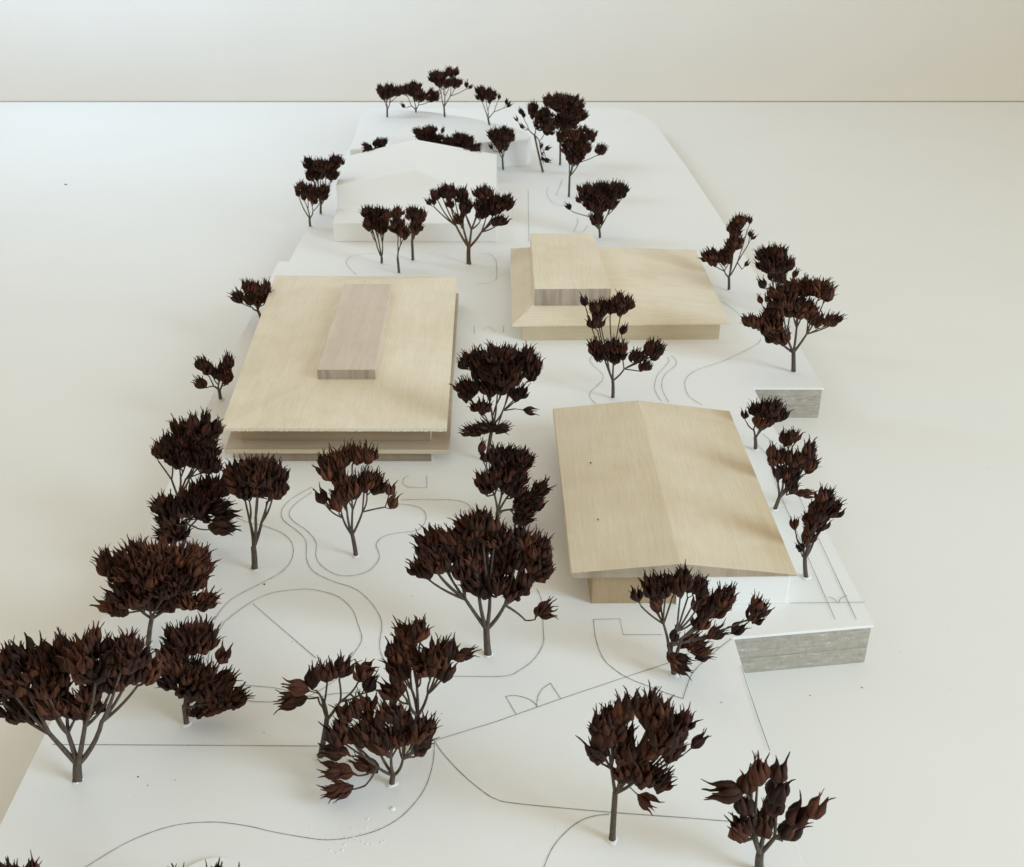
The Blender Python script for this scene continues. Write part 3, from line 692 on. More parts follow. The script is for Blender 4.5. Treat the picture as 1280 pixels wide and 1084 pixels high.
  [(-0.142, 3.867, 0.605, 0.06, 0.057, 0.024, 16), (-0.056, 3.83, 0.653, 0.066, 0.049, 0.017, 15), (0.031, 3.855, 0.628, 0.06, 0.057, 0.024, 16), (0.081, 3.816, 0.598, 0.027, 0.025, 0.041, 10), (-0.181, 3.847, 0.492, 0.041, 0.039, 0.032, 12), (-0.034, 3.781, 0.59, 0.079, 0.071, 0.025, 23), (-0.084, 3.794, 0.535, 0.067, 0.047, 0.017, 15), (0.025, 3.814, 0.487, 0.034, 0.032, 0.015, 8), (-0.124, 3.81, 0.428, 0.034, 0.014, 0.01, 5), (0.08, 3.838, 0.396, 0.013, 0.012, 0.01, 1, (1, -0.1, -0.05)), (-0.168, 3.822, 0.313, 0.028, 0.023, 0.01, 6), (-0.109, 3.821, 0.332, 0.028, 0.017, 0.01, 5), (-0.036, 3.848, 0.31, 0.021, 0.014, 0.01, 4), (-0.099, 3.85, 0.628, 0.032, 0.016, 0.01, 5), (-0.088, 3.83, 0.594, 0.032, 0.024, 0.01, 6), (-0.113, 3.82, 0.575, 0.032, 0.016, 0.01, 5), (-0.046, 3.85, 0.601, 0.036, 0.016, 0.01, 6), (-0.002, 3.838, 0.599, 0.032, 0.024, 0.01, 6), (-0.005, 3.831, 0.523, 0.016, 0.013, 0.01, 3), (-0.139, 3.83, 0.318, 0.012, 0.009, 0.01, 2), (-0.073, 3.832, 0.323, 0.008, 0.008, 0.01, 2)],
  0.8, 'tall round-headed tree between the two nearest wooden roofs, close to the flat pavilion'),
 ((0.461, 4.409, 0.16), (0.457, 4.409, 0.254),
  [(0.313, 4.4, 0.649, 0.019, 0.018, 0.012, 1), (0.377, 4.392, 0.611, 0.036, 0.034, 0.032, 12), (0.475, 4.378, 0.639, 0.047, 0.044, 0.038, 17), (0.369, 4.395, 0.549, 0.025, 0.022, 0.01, 5), (0.493, 4.392, 0.512, 0.016, 0.015, 0.01, 1), (0.379, 4.419, 0.408, 0.033, 0.032, 0.043, 13), (0.46, 4.398, 0.405, 0.056, 0.053, 0.043, 21), (0.568, 4.426, 0.369, 0.034, 0.032, 0.015, 8), (0.642, 4.425, 0.405, 0.041, 0.039, 0.033, 14), (0.601, 4.403, 0.332, 0.022, 0.015, 0.01, 4), (0.427, 4.397, 0.62, 0.018, 0.017, 0.012, 5), (0.374, 4.405, 0.575, 0.011, 0.01, 0.01, 2), (0.418, 4.394, 0.413, 0.016, 0.015, 0.019, 5)],
  0.747, 'two-tiered tree in front of the wooden house with the raised box, behind the gable roof'),
 ((0.497, 2.544, 0.16), (0.472, 2.544, 0.276),
  [(0.362, 2.541, 0.473, 0.007, 0.006, 0.017, 1), (0.406, 2.545, 0.498, 0.022, 0.021, 0.027, 7), (0.422, 2.553, 0.434, 0.013, 0.012, 0.01, 4), (0.443, 2.534, 0.506, 0.017, 0.016, 0.029, 6), (0.495, 2.53, 0.524, 0.022, 0.021, 0.033, 8), (0.548, 2.541, 0.493, 0.017, 0.017, 0.022, 6), (0.575, 2.566, 0.409, 0.028, 0.021, 0.012, 7), (0.629, 2.539, 0.465, 0.025, 0.024, 0.026, 8), (0.605, 2.558, 0.404, 0.023, 0.021, 0.012, 6), (0.725, 2.528, 0.421, 0.028, 0.026, 0.032, 10), (0.565, 2.552, 0.357, 0.018, 0.01, 0.01, 4), (0.549, 2.56, 0.277, 0.029, 0.015, 0.01, 6), (0.582, 2.54, 0.251, 0.011, 0.01, 0.013, 3), (0.487, 2.537, 0.321, 0.005, 0.005, 0.01, 1), (0.5, 2.529, 0.232, 0.019, 0.008, 0.01, 3), (0.511, 2.513, 0.215, 0.013, 0.006, 0.01, 2), (0.61, 2.537, 0.336, 0.012, 0.007, 0.01, 2), (0.68, 2.545, 0.342, 0.004, 0.003, 0.01, 1), (0.426, 2.552, 0.493, 0.006, 0.006, 0.01, 2), (0.47, 2.538, 0.51, 0.006, 0.006, 0.01, 2), (0.525, 2.553, 0.495, 0.006, 0.006, 0.01, 2), (0.557, 2.536, 0.464, 0.006, 0.006, 0.01, 2), (0.6, 2.544, 0.444, 0.011, 0.008, 0.01, 2), (0.568, 2.549, 0.391, 0.007, 0.006, 0.01, 2), (0.618, 2.554, 0.43, 0.01, 0.009, 0.01, 2), (0.566, 2.55, 0.264, 0.004, 0.004, 0.01, 2), (0.508, 2.531, 0.215, 0.005, 0.004, 0.01, 2)],
  0.747, 'sprawling tangled tree in front of the gabled wooden roof, spreading right over the white wall'),
 ((0.256, 1.918, 0.16), (0.256, 1.918, 0.331),
  [(0.206, 1.923, 0.548, 0.017, 0.016, 0.028, 5), (0.208, 1.917, 0.481, 0.015, 0.014, 0.017, 4), (0.24, 1.933, 0.571, 0.015, 0.014, 0.016, 4), (0.272, 1.924, 0.605, 0.01, 0.01, 0.024, 4), (0.337, 1.926, 0.603, 0.031, 0.029, 0.025, 8), (0.362, 1.901, 0.544, 0.039, 0.037, 0.033, 11), (0.406, 1.916, 0.567, 0.015, 0.014, 0.029, 5), (0.27, 1.936, 0.483, 0.019, 0.018, 0.035, 6), (0.271, 1.913, 0.416, 0.015, 0.015, 0.017, 4), (0.33, 1.902, 0.414, 0.028, 0.026, 0.021, 7), (0.369, 1.914, 0.379, 0.016, 0.014, 0.011, 4), (0.449, 1.909, 0.515, 0.007, 0.007, 0.01, 1, (0.6, 0, 0.8)), (0.344, 1.929, 0.278, 0.013, 0.008, 0.01, 1, (0.6, -0.6, -0.15)), (0.306, 1.926, 0.437, 0.024, 0.013, 0.01, 5), (0.392, 1.908, 0.49, 0.019, 0.013, 0.01, 4), (0.208, 1.928, 0.507, 0.005, 0.005, 0.01, 2), (0.222, 1.918, 0.569, 0.005, 0.005, 0.01, 2), (0.236, 1.915, 0.53, 0.006, 0.005, 0.01, 2), (0.256, 1.926, 0.591, 0.004, 0.004, 0.01, 2), (0.252, 1.911, 0.55, 0.005, 0.005, 0.01, 2), (0.349, 1.911, 0.576, 0.014, 0.01, 0.01, 3), (0.371, 1.917, 0.589, 0.005, 0.005, 0.01, 2), (0.388, 1.926, 0.538, 0.005, 0.005, 0.01, 2), (0.335, 1.915, 0.49, 0.009, 0.007, 0.01, 2), (0.401, 1.92, 0.521, 0.005, 0.005, 0.01, 2), (0.269, 1.911, 0.463, 0.005, 0.005, 0.01, 2), (0.285, 1.912, 0.479, 0.007, 0.006, 0.01, 2), (0.302, 1.916, 0.407, 0.005, 0.005, 0.01, 2), (0.289, 1.923, 0.423, 0.005, 0.005, 0.01, 2), (0.353, 1.925, 0.379, 0.005, 0.005, 0.01, 2), (0.32, 1.926, 0.413, 0.01, 0.007, 0.01, 2)],
  0.83, 'tall dense tree on a thin straight stem near the front edge, right of centre'),
 ((0.614, 1.821, 0.16), (0.607, 1.821, 0.229),
  [(0.494, 1.817, 0.443, 0.017, 0.01, 0.01, 1, (-1, -0.1, 0.12)), (0.571, 1.823, 0.505, 0.007, 0.006, 0.01, 2), (0.55, 1.822, 0.471, 0.007, 0.005, 0.01, 1), (0.621, 1.823, 0.509, 0.007, 0.006, 0.011, 1), (0.632, 1.829, 0.443, 0.007, 0.006, 0.01, 1), (0.625, 1.839, 0.391, 0.013, 0.009, 0.01, 2), (0.55, 1.827, 0.391, 0.01, 0.009, 0.01, 2), (0.607, 1.833, 0.33, 0.014, 0.01, 0.01, 3), (0.555, 1.823, 0.34, 0.014, 0.009, 0.01, 2), (0.54, 1.82, 0.308, 0.007, 0.005, 0.01, 1), (0.682, 1.83, 0.302, 0.007, 0.007, 0.01, 2), (0.69, 1.83, 0.36, 0.005, 0.004, 0.01, 1), (0.729, 1.823, 0.394, 0.008, 0.007, 0.011, 1, (0.35, 0, 0.95))],
  1.05, "sparse tree of few fat pods at the board's front right corner"),
 ((-0.325, 2.105, 0.16), (-0.319, 2.105, 0.196),
  [(-0.461, 2.101, 0.348, 0.023, 0.013, 0.01, 5), (-0.473, 2.113, 0.279, 0.021, 0.009, 0.01, 5, (-1, 0, 0.3)), (-0.465, 2.089, 0.222, 0.026, 0.012, 0.01, 6, (-1, -0.1, 0.2)), (-0.466, 2.032, 0.215, 0.025, 0.008, 0.01, 5, (-1, -0.25, 0.06)), (-0.394, 2.118, 0.224, 0.019, 0.008, 0.01, 3), (-0.432, 2.099, 0.427, 0.018, 0.013, 0.01, 4), (-0.385, 2.124, 0.435, 0.022, 0.009, 0.01, 4), (-0.375, 2.107, 0.368, 0.027, 0.018, 0.013, 6), (-0.344, 2.117, 0.307, 0.023, 0.018, 0.013, 6), (-0.399, 2.104, 0.339, 0.014, 0.009, 0.01, 3), (-0.302, 2.102, 0.342, 0.018, 0.017, 0.013, 5), (-0.316, 2.096, 0.431, 0.022, 0.012, 0.01, 5), (-0.241, 2.086, 0.382, 0.02, 0.019, 0.027, 6), (-0.215, 2.098, 0.371, 0.009, 0.009, 0.019, 3), (-0.238, 2.118, 0.291, 0.01, 0.008, 0.01, 2), (-0.281, 2.106, 0.396, 0.014, 0.008, 0.01, 3), (-0.447, 2.104, 0.384, 0.006, 0.006, 0.01, 2), (-0.432, 2.113, 0.333, 0.005, 0.005, 0.01, 2), (-0.408, 2.108, 0.435, 0.006, 0.006, 0.01, 2), (-0.38, 2.118, 0.399, 0.009, 0.006, 0.01, 2), (-0.357, 2.102, 0.347, 0.009, 0.007, 0.01, 2), (-0.344, 2.098, 0.403, 0.009, 0.007, 0.01, 2), (-0.372, 2.113, 0.32, 0.005, 0.005, 0.01, 2), (-0.321, 2.098, 0.336, 0.006, 0.006, 0.01, 2), (-0.274, 2.112, 0.344, 0.006, 0.006, 0.01, 2), (-0.292, 2.107, 0.366, 0.005, 0.005, 0.01, 2), (-0.3, 2.115, 0.401, 0.005, 0.005, 0.01, 2), (-0.241, 2.112, 0.327, 0.004, 0.004, 0.01, 2), (-0.226, 2.108, 0.331, 0.004, 0.004, 0.01, 2)],
  0.7885, 'low tree near the front with pods drooping down to the board on its left'),
 ((-0.281, 2.231, 0.16), (-0.26, 2.231, 0.292),
  [(-0.305, 2.24, 0.453, 0.023, 0.019, 0.012, 5), (-0.266, 2.243, 0.57, 0.027, 0.019, 0.011, 6), (-0.242, 2.224, 0.591, 0.013, 0.012, 0.015, 4), (-0.305, 2.231, 0.518, 0.018, 0.013, 0.01, 4), (-0.242, 2.216, 0.487, 0.022, 0.021, 0.017, 6), (-0.188, 2.218, 0.523, 0.036, 0.029, 0.018, 9), (-0.18, 2.231, 0.455, 0.018, 0.013, 0.01, 4), (-0.125, 2.218, 0.516, 0.012, 0.011, 0.01, 2, (0.8, -0.1, 0.5)), (-0.326, 2.225, 0.39, 0.023, 0.01, 0.01, 4), (-0.287, 2.243, 0.527, 0.018, 0.013, 0.01, 4), (-0.3, 2.223, 0.403, 0.008, 0.007, 0.01, 1), (-0.304, 2.23, 0.49, 0.006, 0.006, 0.01, 2), (-0.314, 2.219, 0.433, 0.009, 0.006, 0.01, 2), (-0.275, 2.237, 0.553, 0.006, 0.006, 0.01, 2), (-0.273, 2.222, 0.504, 0.006, 0.006, 0.01, 2), (-0.211, 2.224, 0.47, 0.006, 0.006, 0.01, 2), (-0.265, 2.237, 0.5, 0.006, 0.006, 0.01, 2), (-0.184, 2.23, 0.485, 0.006, 0.006, 0.01, 2)],
  0.83, 'tree with one reddish pod at its right tip, behind the low drooping tree'),
 ((-0.535, 2.201, 0.16), (-0.503, 2.201, 0.306),
  [(-0.575, 2.186, 0.431, 0.012, 0.009, 0.01, 1, (-0.9, 0, 0.35)), (-0.602, 2.217, 0.363, 0.021, 0.017, 0.011, 3, (-1, -0.1, 0.05)), (-0.532, 2.208, 0.45, 0.012, 0.009, 0.01, 1), (-0.486, 2.183, 0.496, 0.016, 0.015, 0.011, 3), (-0.45, 2.203, 0.493, 0.012, 0.011, 0.015, 3), (-0.389, 2.192, 0.489, 0.016, 0.015, 0.012, 2), (-0.377, 2.214, 0.426, 0.012, 0.008, 0.01, 2)],
  0.83, 'thin tree with a few pods fanning left, rising behind the low drooping tree'),
 ((-1.144, 1.611, 0.16), (-1.122, 1.611, 0.258),
  [(-1.13, 1.627, 0.398, 0.016, 0.014, 0.011, 4), (-1.07, 1.599, 0.423, 0.012, 0.012, 0.013, 3), (-1.055, 1.618, 0.415, 0.006, 0.005, 0.011, 2), (-1.102, 1.594, 0.361, 0.039, 0.022, 0.017, 8), (-1.096, 1.607, 0.418, 0.005, 0.005, 0.01, 2), (-1.113, 1.608, 0.384, 0.006, 0.005, 0.01, 2), (-1.099, 1.616, 0.368, 0.005, 0.005, 0.01, 2), (-1.086, 1.618, 0.374, 0.003, 0.003, 0.01, 2)],
  0.83, 'pod tips of a tree cut off by the lower left corner of the picture'),
 ((-0.695, 1.616, 0.16), (-0.682, 1.616, 0.252),
  [(-0.759, 1.629, 0.369, 0.013, 0.01, 0.01, 3), (-0.718, 1.612, 0.36, 0.024, 0.01, 0.01, 4), (-0.653, 1.609, 0.405, 0.013, 0.012, 0.013, 3), (-0.603, 1.621, 0.375, 0.013, 0.008, 0.01, 3), (-0.686, 1.65, 0.276, 0.056, 0.017, 0.01, 8), (-0.735, 1.612, 0.375, 0.005, 0.005, 0.01, 2), (-0.692, 1.624, 0.365, 0.005, 0.005, 0.01, 2), (-0.694, 1.61, 0.344, 0.01, 0.006, 0.01, 2), (-0.667, 1.624, 0.348, 0.005, 0.005, 0.01, 2), (-0.638, 1.62, 0.346, 0.005, 0.005, 0.01, 2)],
  0.83, 'pod tips of a tree at the bottom picture edge, standing on the white disc'),
 ((1.02, 3.935, 0.16), (1.013, 3.935, 0.218),
  [(1.017, 3.954, 0.339, 0.036, 0.034, 0.017, 9), (1.059, 3.909, 0.378, 0.035, 0.034, 0.016, 8), (1.103, 3.948, 0.331, 0.029, 0.027, 0.015, 7), (1.035, 3.913, 0.309, 0.036, 0.025, 0.01, 7), (0.958, 3.933, 0.332, 0.005, 0.005, 0.01, 1), (1.039, 3.935, 0.357, 0.017, 0.014, 0.01, 3), (1.054, 3.928, 0.347, 0.013, 0.012, 0.01, 3), (1.07, 3.937, 0.317, 0.013, 0.011, 0.01, 2)],
  0.8, "small tree behind the gable roof's far right corner, in front of the farther board step"),
 ((1.002, 3.472, 0.16), (1.013, 3.472, 0.214),
  [(1.011, 3.481, 0.47, 0.024, 0.014, 0.01, 4), (1.043, 3.486, 0.48, 0.015, 0.013, 0.01, 3), (1.096, 3.469, 0.432, 0.018, 0.017, 0.017, 5), (1.111, 3.464, 0.374, 0.018, 0.018, 0.025, 6), (1.068, 3.465, 0.387, 0.031, 0.029, 0.021, 8), (1.002, 3.48, 0.402, 0.015, 0.012, 0.01, 3), (0.964, 3.478, 0.417, 0.004, 0.004, 0.01, 1), (0.968, 3.467, 0.389, 0.004, 0.004, 0.01, 1), (1.001, 3.48, 0.333, 0.016, 0.014, 0.01, 3), (1.044, 3.466, 0.32, 0.025, 0.024, 0.015, 6), (1.059, 3.463, 0.269, 0.016, 0.012, 0.01, 3), (1.12, 3.48, 0.227, 0.011, 0.011, 0.01, 2, (1, -0.2, 0.1)), (1.023, 3.467, 0.484, 0.005, 0.005, 0.01, 2), (1.106, 3.473, 0.399, 0.006, 0.006, 0.01, 2), (1.091, 3.467, 0.379, 0.006, 0.006, 0.01, 2), (1.034, 3.468, 0.397, 0.005, 0.005, 0.01, 2), (1.056, 3.463, 0.355, 0.01, 0.01, 0.01, 2), (1.024, 3.479, 0.323, 0.005, 0.005, 0.01, 2), (1.056, 3.479, 0.287, 0.005, 0.005, 0.01, 2)],
  0.8, "ragged tree beside the gable roof's right edge, middle of the three there"),
 ((1.02, 3.039, 0.16), (1.004, 3.039, 0.244),
  [(1.031, 3.021, 0.508, 0.028, 0.026, 0.019, 8), (1.067, 3.039, 0.452, 0.028, 0.027, 0.019, 8), (1.014, 3.019, 0.452, 0.028, 0.026, 0.019, 8), (1.002, 3.027, 0.399, 0.028, 0.027, 0.019, 8), (1.044, 3.05, 0.385, 0.017, 0.016, 0.01, 4), (1.008, 3.045, 0.329, 0.023, 0.016, 0.01, 5), (0.951, 3.044, 0.388, 0.01, 0.01, 0.017, 1), (0.98, 3.036, 0.293, 0.016, 0.009, 0.01, 1), (1.051, 3.036, 0.476, 0.013, 0.011, 0.01, 3), (1.024, 3.025, 0.477, 0.013, 0.011, 0.01, 3), (1.053, 3.036, 0.424, 0.006, 0.006, 0.01, 2), (1.015, 3.044, 0.412, 0.013, 0.011, 0.01, 3), (1.002, 3.027, 0.371, 0.01, 0.008, 0.01, 2)],
  0.7054999999999999, "narrow tree leaning right beside the gable roof's front right corner"),
 ((1.353, 4.689, 0.16), (1.339, 4.689, 0.265),
  [(1.353, 4.74, 0.581, 0.081, 0.077, 0.022, 21), (1.418, 4.656, 0.601, 0.049, 0.046, 0.031, 13), (1.235, 4.64, 0.568, 0.072, 0.068, 0.035, 21), (1.332, 4.692, 0.504, 0.081, 0.077, 0.033, 24), (1.456, 4.674, 0.575, 0.026, 0.024, 0.026, 7), (1.106, 4.677, 0.435, 0.026, 0.025, 0.012, 6), (1.203, 4.702, 0.416, 0.074, 0.071, 0.035, 22), (1.255, 4.711, 0.342, 0.059, 0.056, 0.018, 14), (1.462, 4.691, 0.429, 0.058, 0.04, 0.012, 11), (1.536, 4.706, 0.438, 0.017, 0.015, 0.01, 1), (1.15, 4.692, 0.536, 0.016, 0.015, 0.01, 1), (1.381, 4.681, 0.597, 0.025, 0.024, 0.011, 5), (1.297, 4.703, 0.57, 0.04, 0.03, 0.01, 7), (1.285, 4.67, 0.535, 0.04, 0.038, 0.012, 8), (1.224, 4.689, 0.485, 0.041, 0.038, 0.012, 8), (1.398, 4.696, 0.465, 0.031, 0.016, 0.01, 4), (1.152, 4.678, 0.43, 0.011, 0.011, 0.01, 2), (1.224, 4.685, 0.388, 0.031, 0.018, 0.01, 5)],
  0.82, "large reddish-brown tree at the board's right edge above the farther step"),
 ((1.441, 5.396, 0.16), (1.416, 5.396, 0.261),
  [(1.348, 5.442, 0.49, 0.067, 0.064, 0.027, 18), (1.391, 5.386, 0.523, 0.031, 0.03, 0.023, 8), (1.368, 5.392, 0.451, 0.085, 0.081, 0.027, 24), (1.445, 5.381, 0.455, 0.027, 0.026, 0.024, 7), (1.321, 5.393, 0.348, 0.021, 0.02, 0.01, 1), (1.495, 5.39, 0.403, 0.016, 0.016, 0.01, 1), (1.405, 5.426, 0.376, 0.05, 0.037, 0.01, 9), (1.389, 5.384, 0.482, 0.012, 0.011, 0.01, 3), (1.422, 5.398, 0.484, 0.012, 0.011, 0.01, 3), (1.41, 5.401, 0.448, 0.012, 0.011, 0.01, 3), (1.386, 5.408, 0.414, 0.026, 0.016, 0.01, 4), (1.421, 5.39, 0.421, 0.012, 0.011, 0.01, 2)],
  0.8, 'dark tree half hidden behind the large reddish tree at the right edge'),
 ((1.23, 5.761, 0.16), (1.222, 5.761, 0.242),
  [(1.238, 5.78, 0.52, 0.045, 0.043, 0.037, 17), (1.254, 5.753, 0.578, 0.035, 0.033, 0.017, 9), (1.31, 5.769, 0.573, 0.015, 0.014, 0.023, 1), (1.229, 5.745, 0.458, 0.049, 0.047, 0.02, 14), (1.327, 5.763, 0.484, 0.015, 0.014, 0.018, 2), (1.112, 5.782, 0.357, 0.046, 0.043, 0.038, 17), (1.194, 5.767, 0.362, 0.041, 0.039, 0.038, 16), (1.314, 5.745, 0.328, 0.024, 0.016, 0.01, 1), (1.247, 5.768, 0.549, 0.017, 0.017, 0.01, 4), (1.231, 5.75, 0.493, 0.023, 0.021, 0.01, 5), (1.21, 5.748, 0.413, 0.021, 0.02, 0.01, 5), (1.152, 5.772, 0.36, 0.021, 0.02, 0.017, 6)],
  0.7054999999999999, 'two-lobed tree right of the wooden house with the raised box'),
 ((0.564, 6.673, 0.16), (0.557, 6.673, 0.224),
  [(0.355, 6.697, 0.368, 0.029, 0.027, 0.017, 1), (0.466, 6.657, 0.457, 0.063, 0.06, 0.055, 29), (0.56, 6.713, 0.466, 0.063, 0.06, 0.044, 25), (0.661, 6.657, 0.482, 0.063, 0.059, 0.043, 24), (0.533, 6.652, 0.402, 0.084, 0.08, 0.04, 32), (0.541, 6.696, 0.28, 0.042, 0.04, 0.029, 14), (0.713, 6.675, 0.477, 0.013, 0.013, 0.023, 1), (0.628, 6.699, 0.388, 0.042, 0.04, 0.022, 12), (0.512, 6.672, 0.465, 0.034, 0.033, 0.02, 9), (0.611, 6.686, 0.474, 0.035, 0.033, 0.02, 9), (0.544, 6.648, 0.444, 0.034, 0.033, 0.02, 9), (0.599, 6.671, 0.438, 0.035, 0.033, 0.02, 9), (0.643, 6.663, 0.44, 0.021, 0.02, 0.01, 5), (0.537, 6.679, 0.34, 0.022, 0.02, 0.01, 5), (0.58, 6.671, 0.397, 0.021, 0.02, 0.01, 5)],
  0.72, 'dark fan-shaped tree just behind the raised box of the right wooden house'),
 ((0.406, 7.575, 0.16), (0.408, 7.575, 0.316),
  [(0.382, 7.544, 0.604, 0.082, 0.078, 0.036, 28), (0.502, 7.605, 0.6, 0.071, 0.067, 0.045, 28), (0.442, 7.578, 0.518, 0.107, 0.101, 0.047, 44), (0.442, 7.541, 0.455, 0.059, 0.056, 0.033, 20), (0.621, 7.583, 0.506, 0.036, 0.034, 0.028, 12), (0.574, 7.591, 0.592, 0.022, 0.021, 0.027, 2), (0.44, 7.549, 0.608, 0.039, 0.037, 0.016, 10), (0.413, 7.583, 0.555, 0.047, 0.045, 0.015, 11), (0.472, 7.587, 0.56, 0.04, 0.038, 0.02, 11), (0.444, 7.599, 0.476, 0.033, 0.031, 0.013, 8)],
  0.72, 'tree with long bare stem, nearest of the far clump right of the white house'),
 ((0.24, 8.231, 0.16), (0.169, 8.231, 0.452),
  [(0.078, 8.245, 0.609, 0.018, 0.017, 0.043, 2), (0.03, 8.218, 0.574, 0.024, 0.023, 0.011, 1), (0.072, 8.23, 0.518, 0.012, 0.012, 0.01, 1), (0.156, 8.254, 0.636, 0.033, 0.031, 0.045, 15), (0.239, 8.195, 0.573, 0.077, 0.073, 0.082, 46), (0.284, 8.253, 0.483, 0.039, 0.038, 0.032, 14), (0.244, 8.25, 0.321, 0.043, 0.041, 0.069, 4), (0.276, 8.249, 0.248, 0.019, 0.018, 0.012, 1), (0.197, 8.217, 0.606, 0.016, 0.015, 0.021, 6)],
  0.72, 'crooked dark tree with ragged left side in the far clump beside the plateau'),
 ((0.377, 8.44, 0.16), (0.372, 8.44, 0.378),
  [(0.382, 8.395, 0.671, 0.155, 0.148, 0.035, 55), (0.45, 8.388, 0.608, 0.104, 0.099, 0.069, 54), (0.522, 8.446, 0.547, 0.053, 0.051, 0.032, 18), (0.406, 8.434, 0.501, 0.119, 0.113, 0.055, 53), (0.338, 8.486, 0.635, 0.079, 0.075, 0.044, 31), (0.432, 8.478, 0.54, 0.061, 0.058, 0.028, 18), (0.395, 8.463, 0.616, 0.045, 0.042, 0.02, 12), (0.465, 8.454, 0.521, 0.029, 0.027, 0.013, 7)],
  0.72, 'round tree at the back of the far clump, its top above the table edge'),
 ((-0.068, 8.3, 0.16), (-0.074, 8.3, 0.259),
  [(-0.134, 8.298, 0.436, 0.046, 0.044, 0.046, 19), (-0.049, 8.286, 0.439, 0.059, 0.056, 0.058, 28), (-0.018, 8.31, 0.421, 0.034, 0.032, 0.04, 14), (-0.165, 8.284, 0.355, 0.025, 0.024, 0.012, 1), (-0.086, 8.334, 0.348, 0.053, 0.051, 0.032, 18), (-0.091, 8.282, 0.44, 0.024, 0.023, 0.021, 7), (-0.11, 8.282, 0.401, 0.024, 0.023, 0.013, 6), (-0.067, 8.308, 0.394, 0.028, 0.027, 0.013, 7), (-0.052, 8.315, 0.387, 0.016, 0.016, 0.014, 5)],
  0.72, "small tree right beside the white house's far right corner"),
 ((-0.182, 8.92, 0.36), (-0.195, 8.92, 0.418),
  [(-0.251, 8.936, 0.616, 0.05, 0.047, 0.049, 22), (-0.173, 8.886, 0.614, 0.049, 0.047, 0.049, 21), (-0.103, 8.932, 0.592, 0.014, 0.013, 0.021, 1), (-0.039, 8.926, 0.543, 0.027, 0.026, 0.027, 2), (-0.212, 8.926, 0.612, 0.026, 0.025, 0.024, 8)],
  0.72, 'far plateau tree with an outlying right branch, rightmost of the back row'),
 ((-0.563, 9.209, 0.36), (-0.567, 9.209, 0.452),
  [(-0.617, 9.18, 0.702, 0.072, 0.068, 0.035, 24), (-0.495, 9.242, 0.729, 0.058, 0.055, 0.022, 15), (-0.565, 9.162, 0.655, 0.079, 0.075, 0.027, 23), (-0.463, 9.226, 0.642, 0.051, 0.049, 0.029, 16), (-0.357, 9.2, 0.634, 0.034, 0.033, 0.021, 3), (-0.555, 9.194, 0.718, 0.031, 0.03, 0.01, 6), (-0.593, 9.199, 0.673, 0.04, 0.038, 0.01, 8), (-0.514, 9.197, 0.648, 0.027, 0.026, 0.011, 6)],
  0.72, 'tallest tree of the back row on the far plateau'),
 ((-0.819, 9.39, 0.36), (-0.818, 9.39, 0.387),
  [(-0.906, 9.405, 0.556, 0.053, 0.05, 0.031, 17), (-0.814, 9.365, 0.583, 0.06, 0.057, 0.037, 21), (-0.782, 9.425, 0.499, 0.067, 0.064, 0.03, 21), (-0.672, 9.408, 0.503, 0.046, 0.043, 0.046, 19), (-0.93, 9.379, 0.429, 0.015, 0.015, 0.01, 1), (-0.858, 9.368, 0.573, 0.028, 0.027, 0.012, 6), (-0.841, 9.376, 0.535, 0.028, 0.027, 0.012, 6), (-0.795, 9.366, 0.547, 0.033, 0.031, 0.011, 7)],
  0.72, 'broad low-forked tree of the back row, left of its tallest tree'),
 ((-1.046, 9.209, 0.36), (-1.042, 9.209, 0.432),
  [(-1.085, 9.198, 0.596, 0.03, 0.029, 0.03, 11), (-1.016, 9.237, 0.589, 0.045, 0.042, 0.03, 14), (-1.048, 9.203, 0.544, 0.052, 0.049, 0.014, 11), (-0.941, 9.209, 0.581, 0.044, 0.042, 0.03, 14), (-1.048, 9.197, 0.597, 0.014, 0.014, 0.012, 4), (-1.067, 9.202, 0.57, 0.014, 0.014, 0.01, 3), (-1.031, 9.203, 0.57, 0.023, 0.022, 0.01, 4), (-0.993, 9.192, 0.566, 0.023, 0.022, 0.01, 4)],
  0.72, 'leftmost tree of the back row on the far plateau'),
 ((-0.585, 8.165, 0.36), (-0.595, 8.165, 0.408),
  [(-0.703, 8.137, 0.498, 0.039, 0.037, 0.025, 12), (-0.611, 8.183, 0.499, 0.052, 0.049, 0.017, 12), (-0.514, 8.158, 0.505, 0.012, 0.012, 0.025, 1), (-0.615, 8.21, 0.439, 0.103, 0.068, 0.012, 23), (-0.657, 8.112, 0.415, 0.077, 0.066, 0.012, 17), (-0.524, 8.088, 0.415, 0.064, 0.061, 0.013, 15), (-0.656, 8.148, 0.501, 0.02, 0.019, 0.01, 4), (-0.612, 8.182, 0.472, 0.028, 0.024, 0.01, 5), (-0.635, 8.141, 0.432, 0.043, 0.024, 0.01, 7), (-0.57, 8.151, 0.426, 0.036, 0.024, 0.01, 6), (-0.591, 8.1, 0.415, 0.035, 0.023, 0.01, 6)],
  0.72, "dark crown showing just above the white house's roof peak"),
 ((-0.333, 8.047, 0.36), (-0.338, 8.047, 0.401),
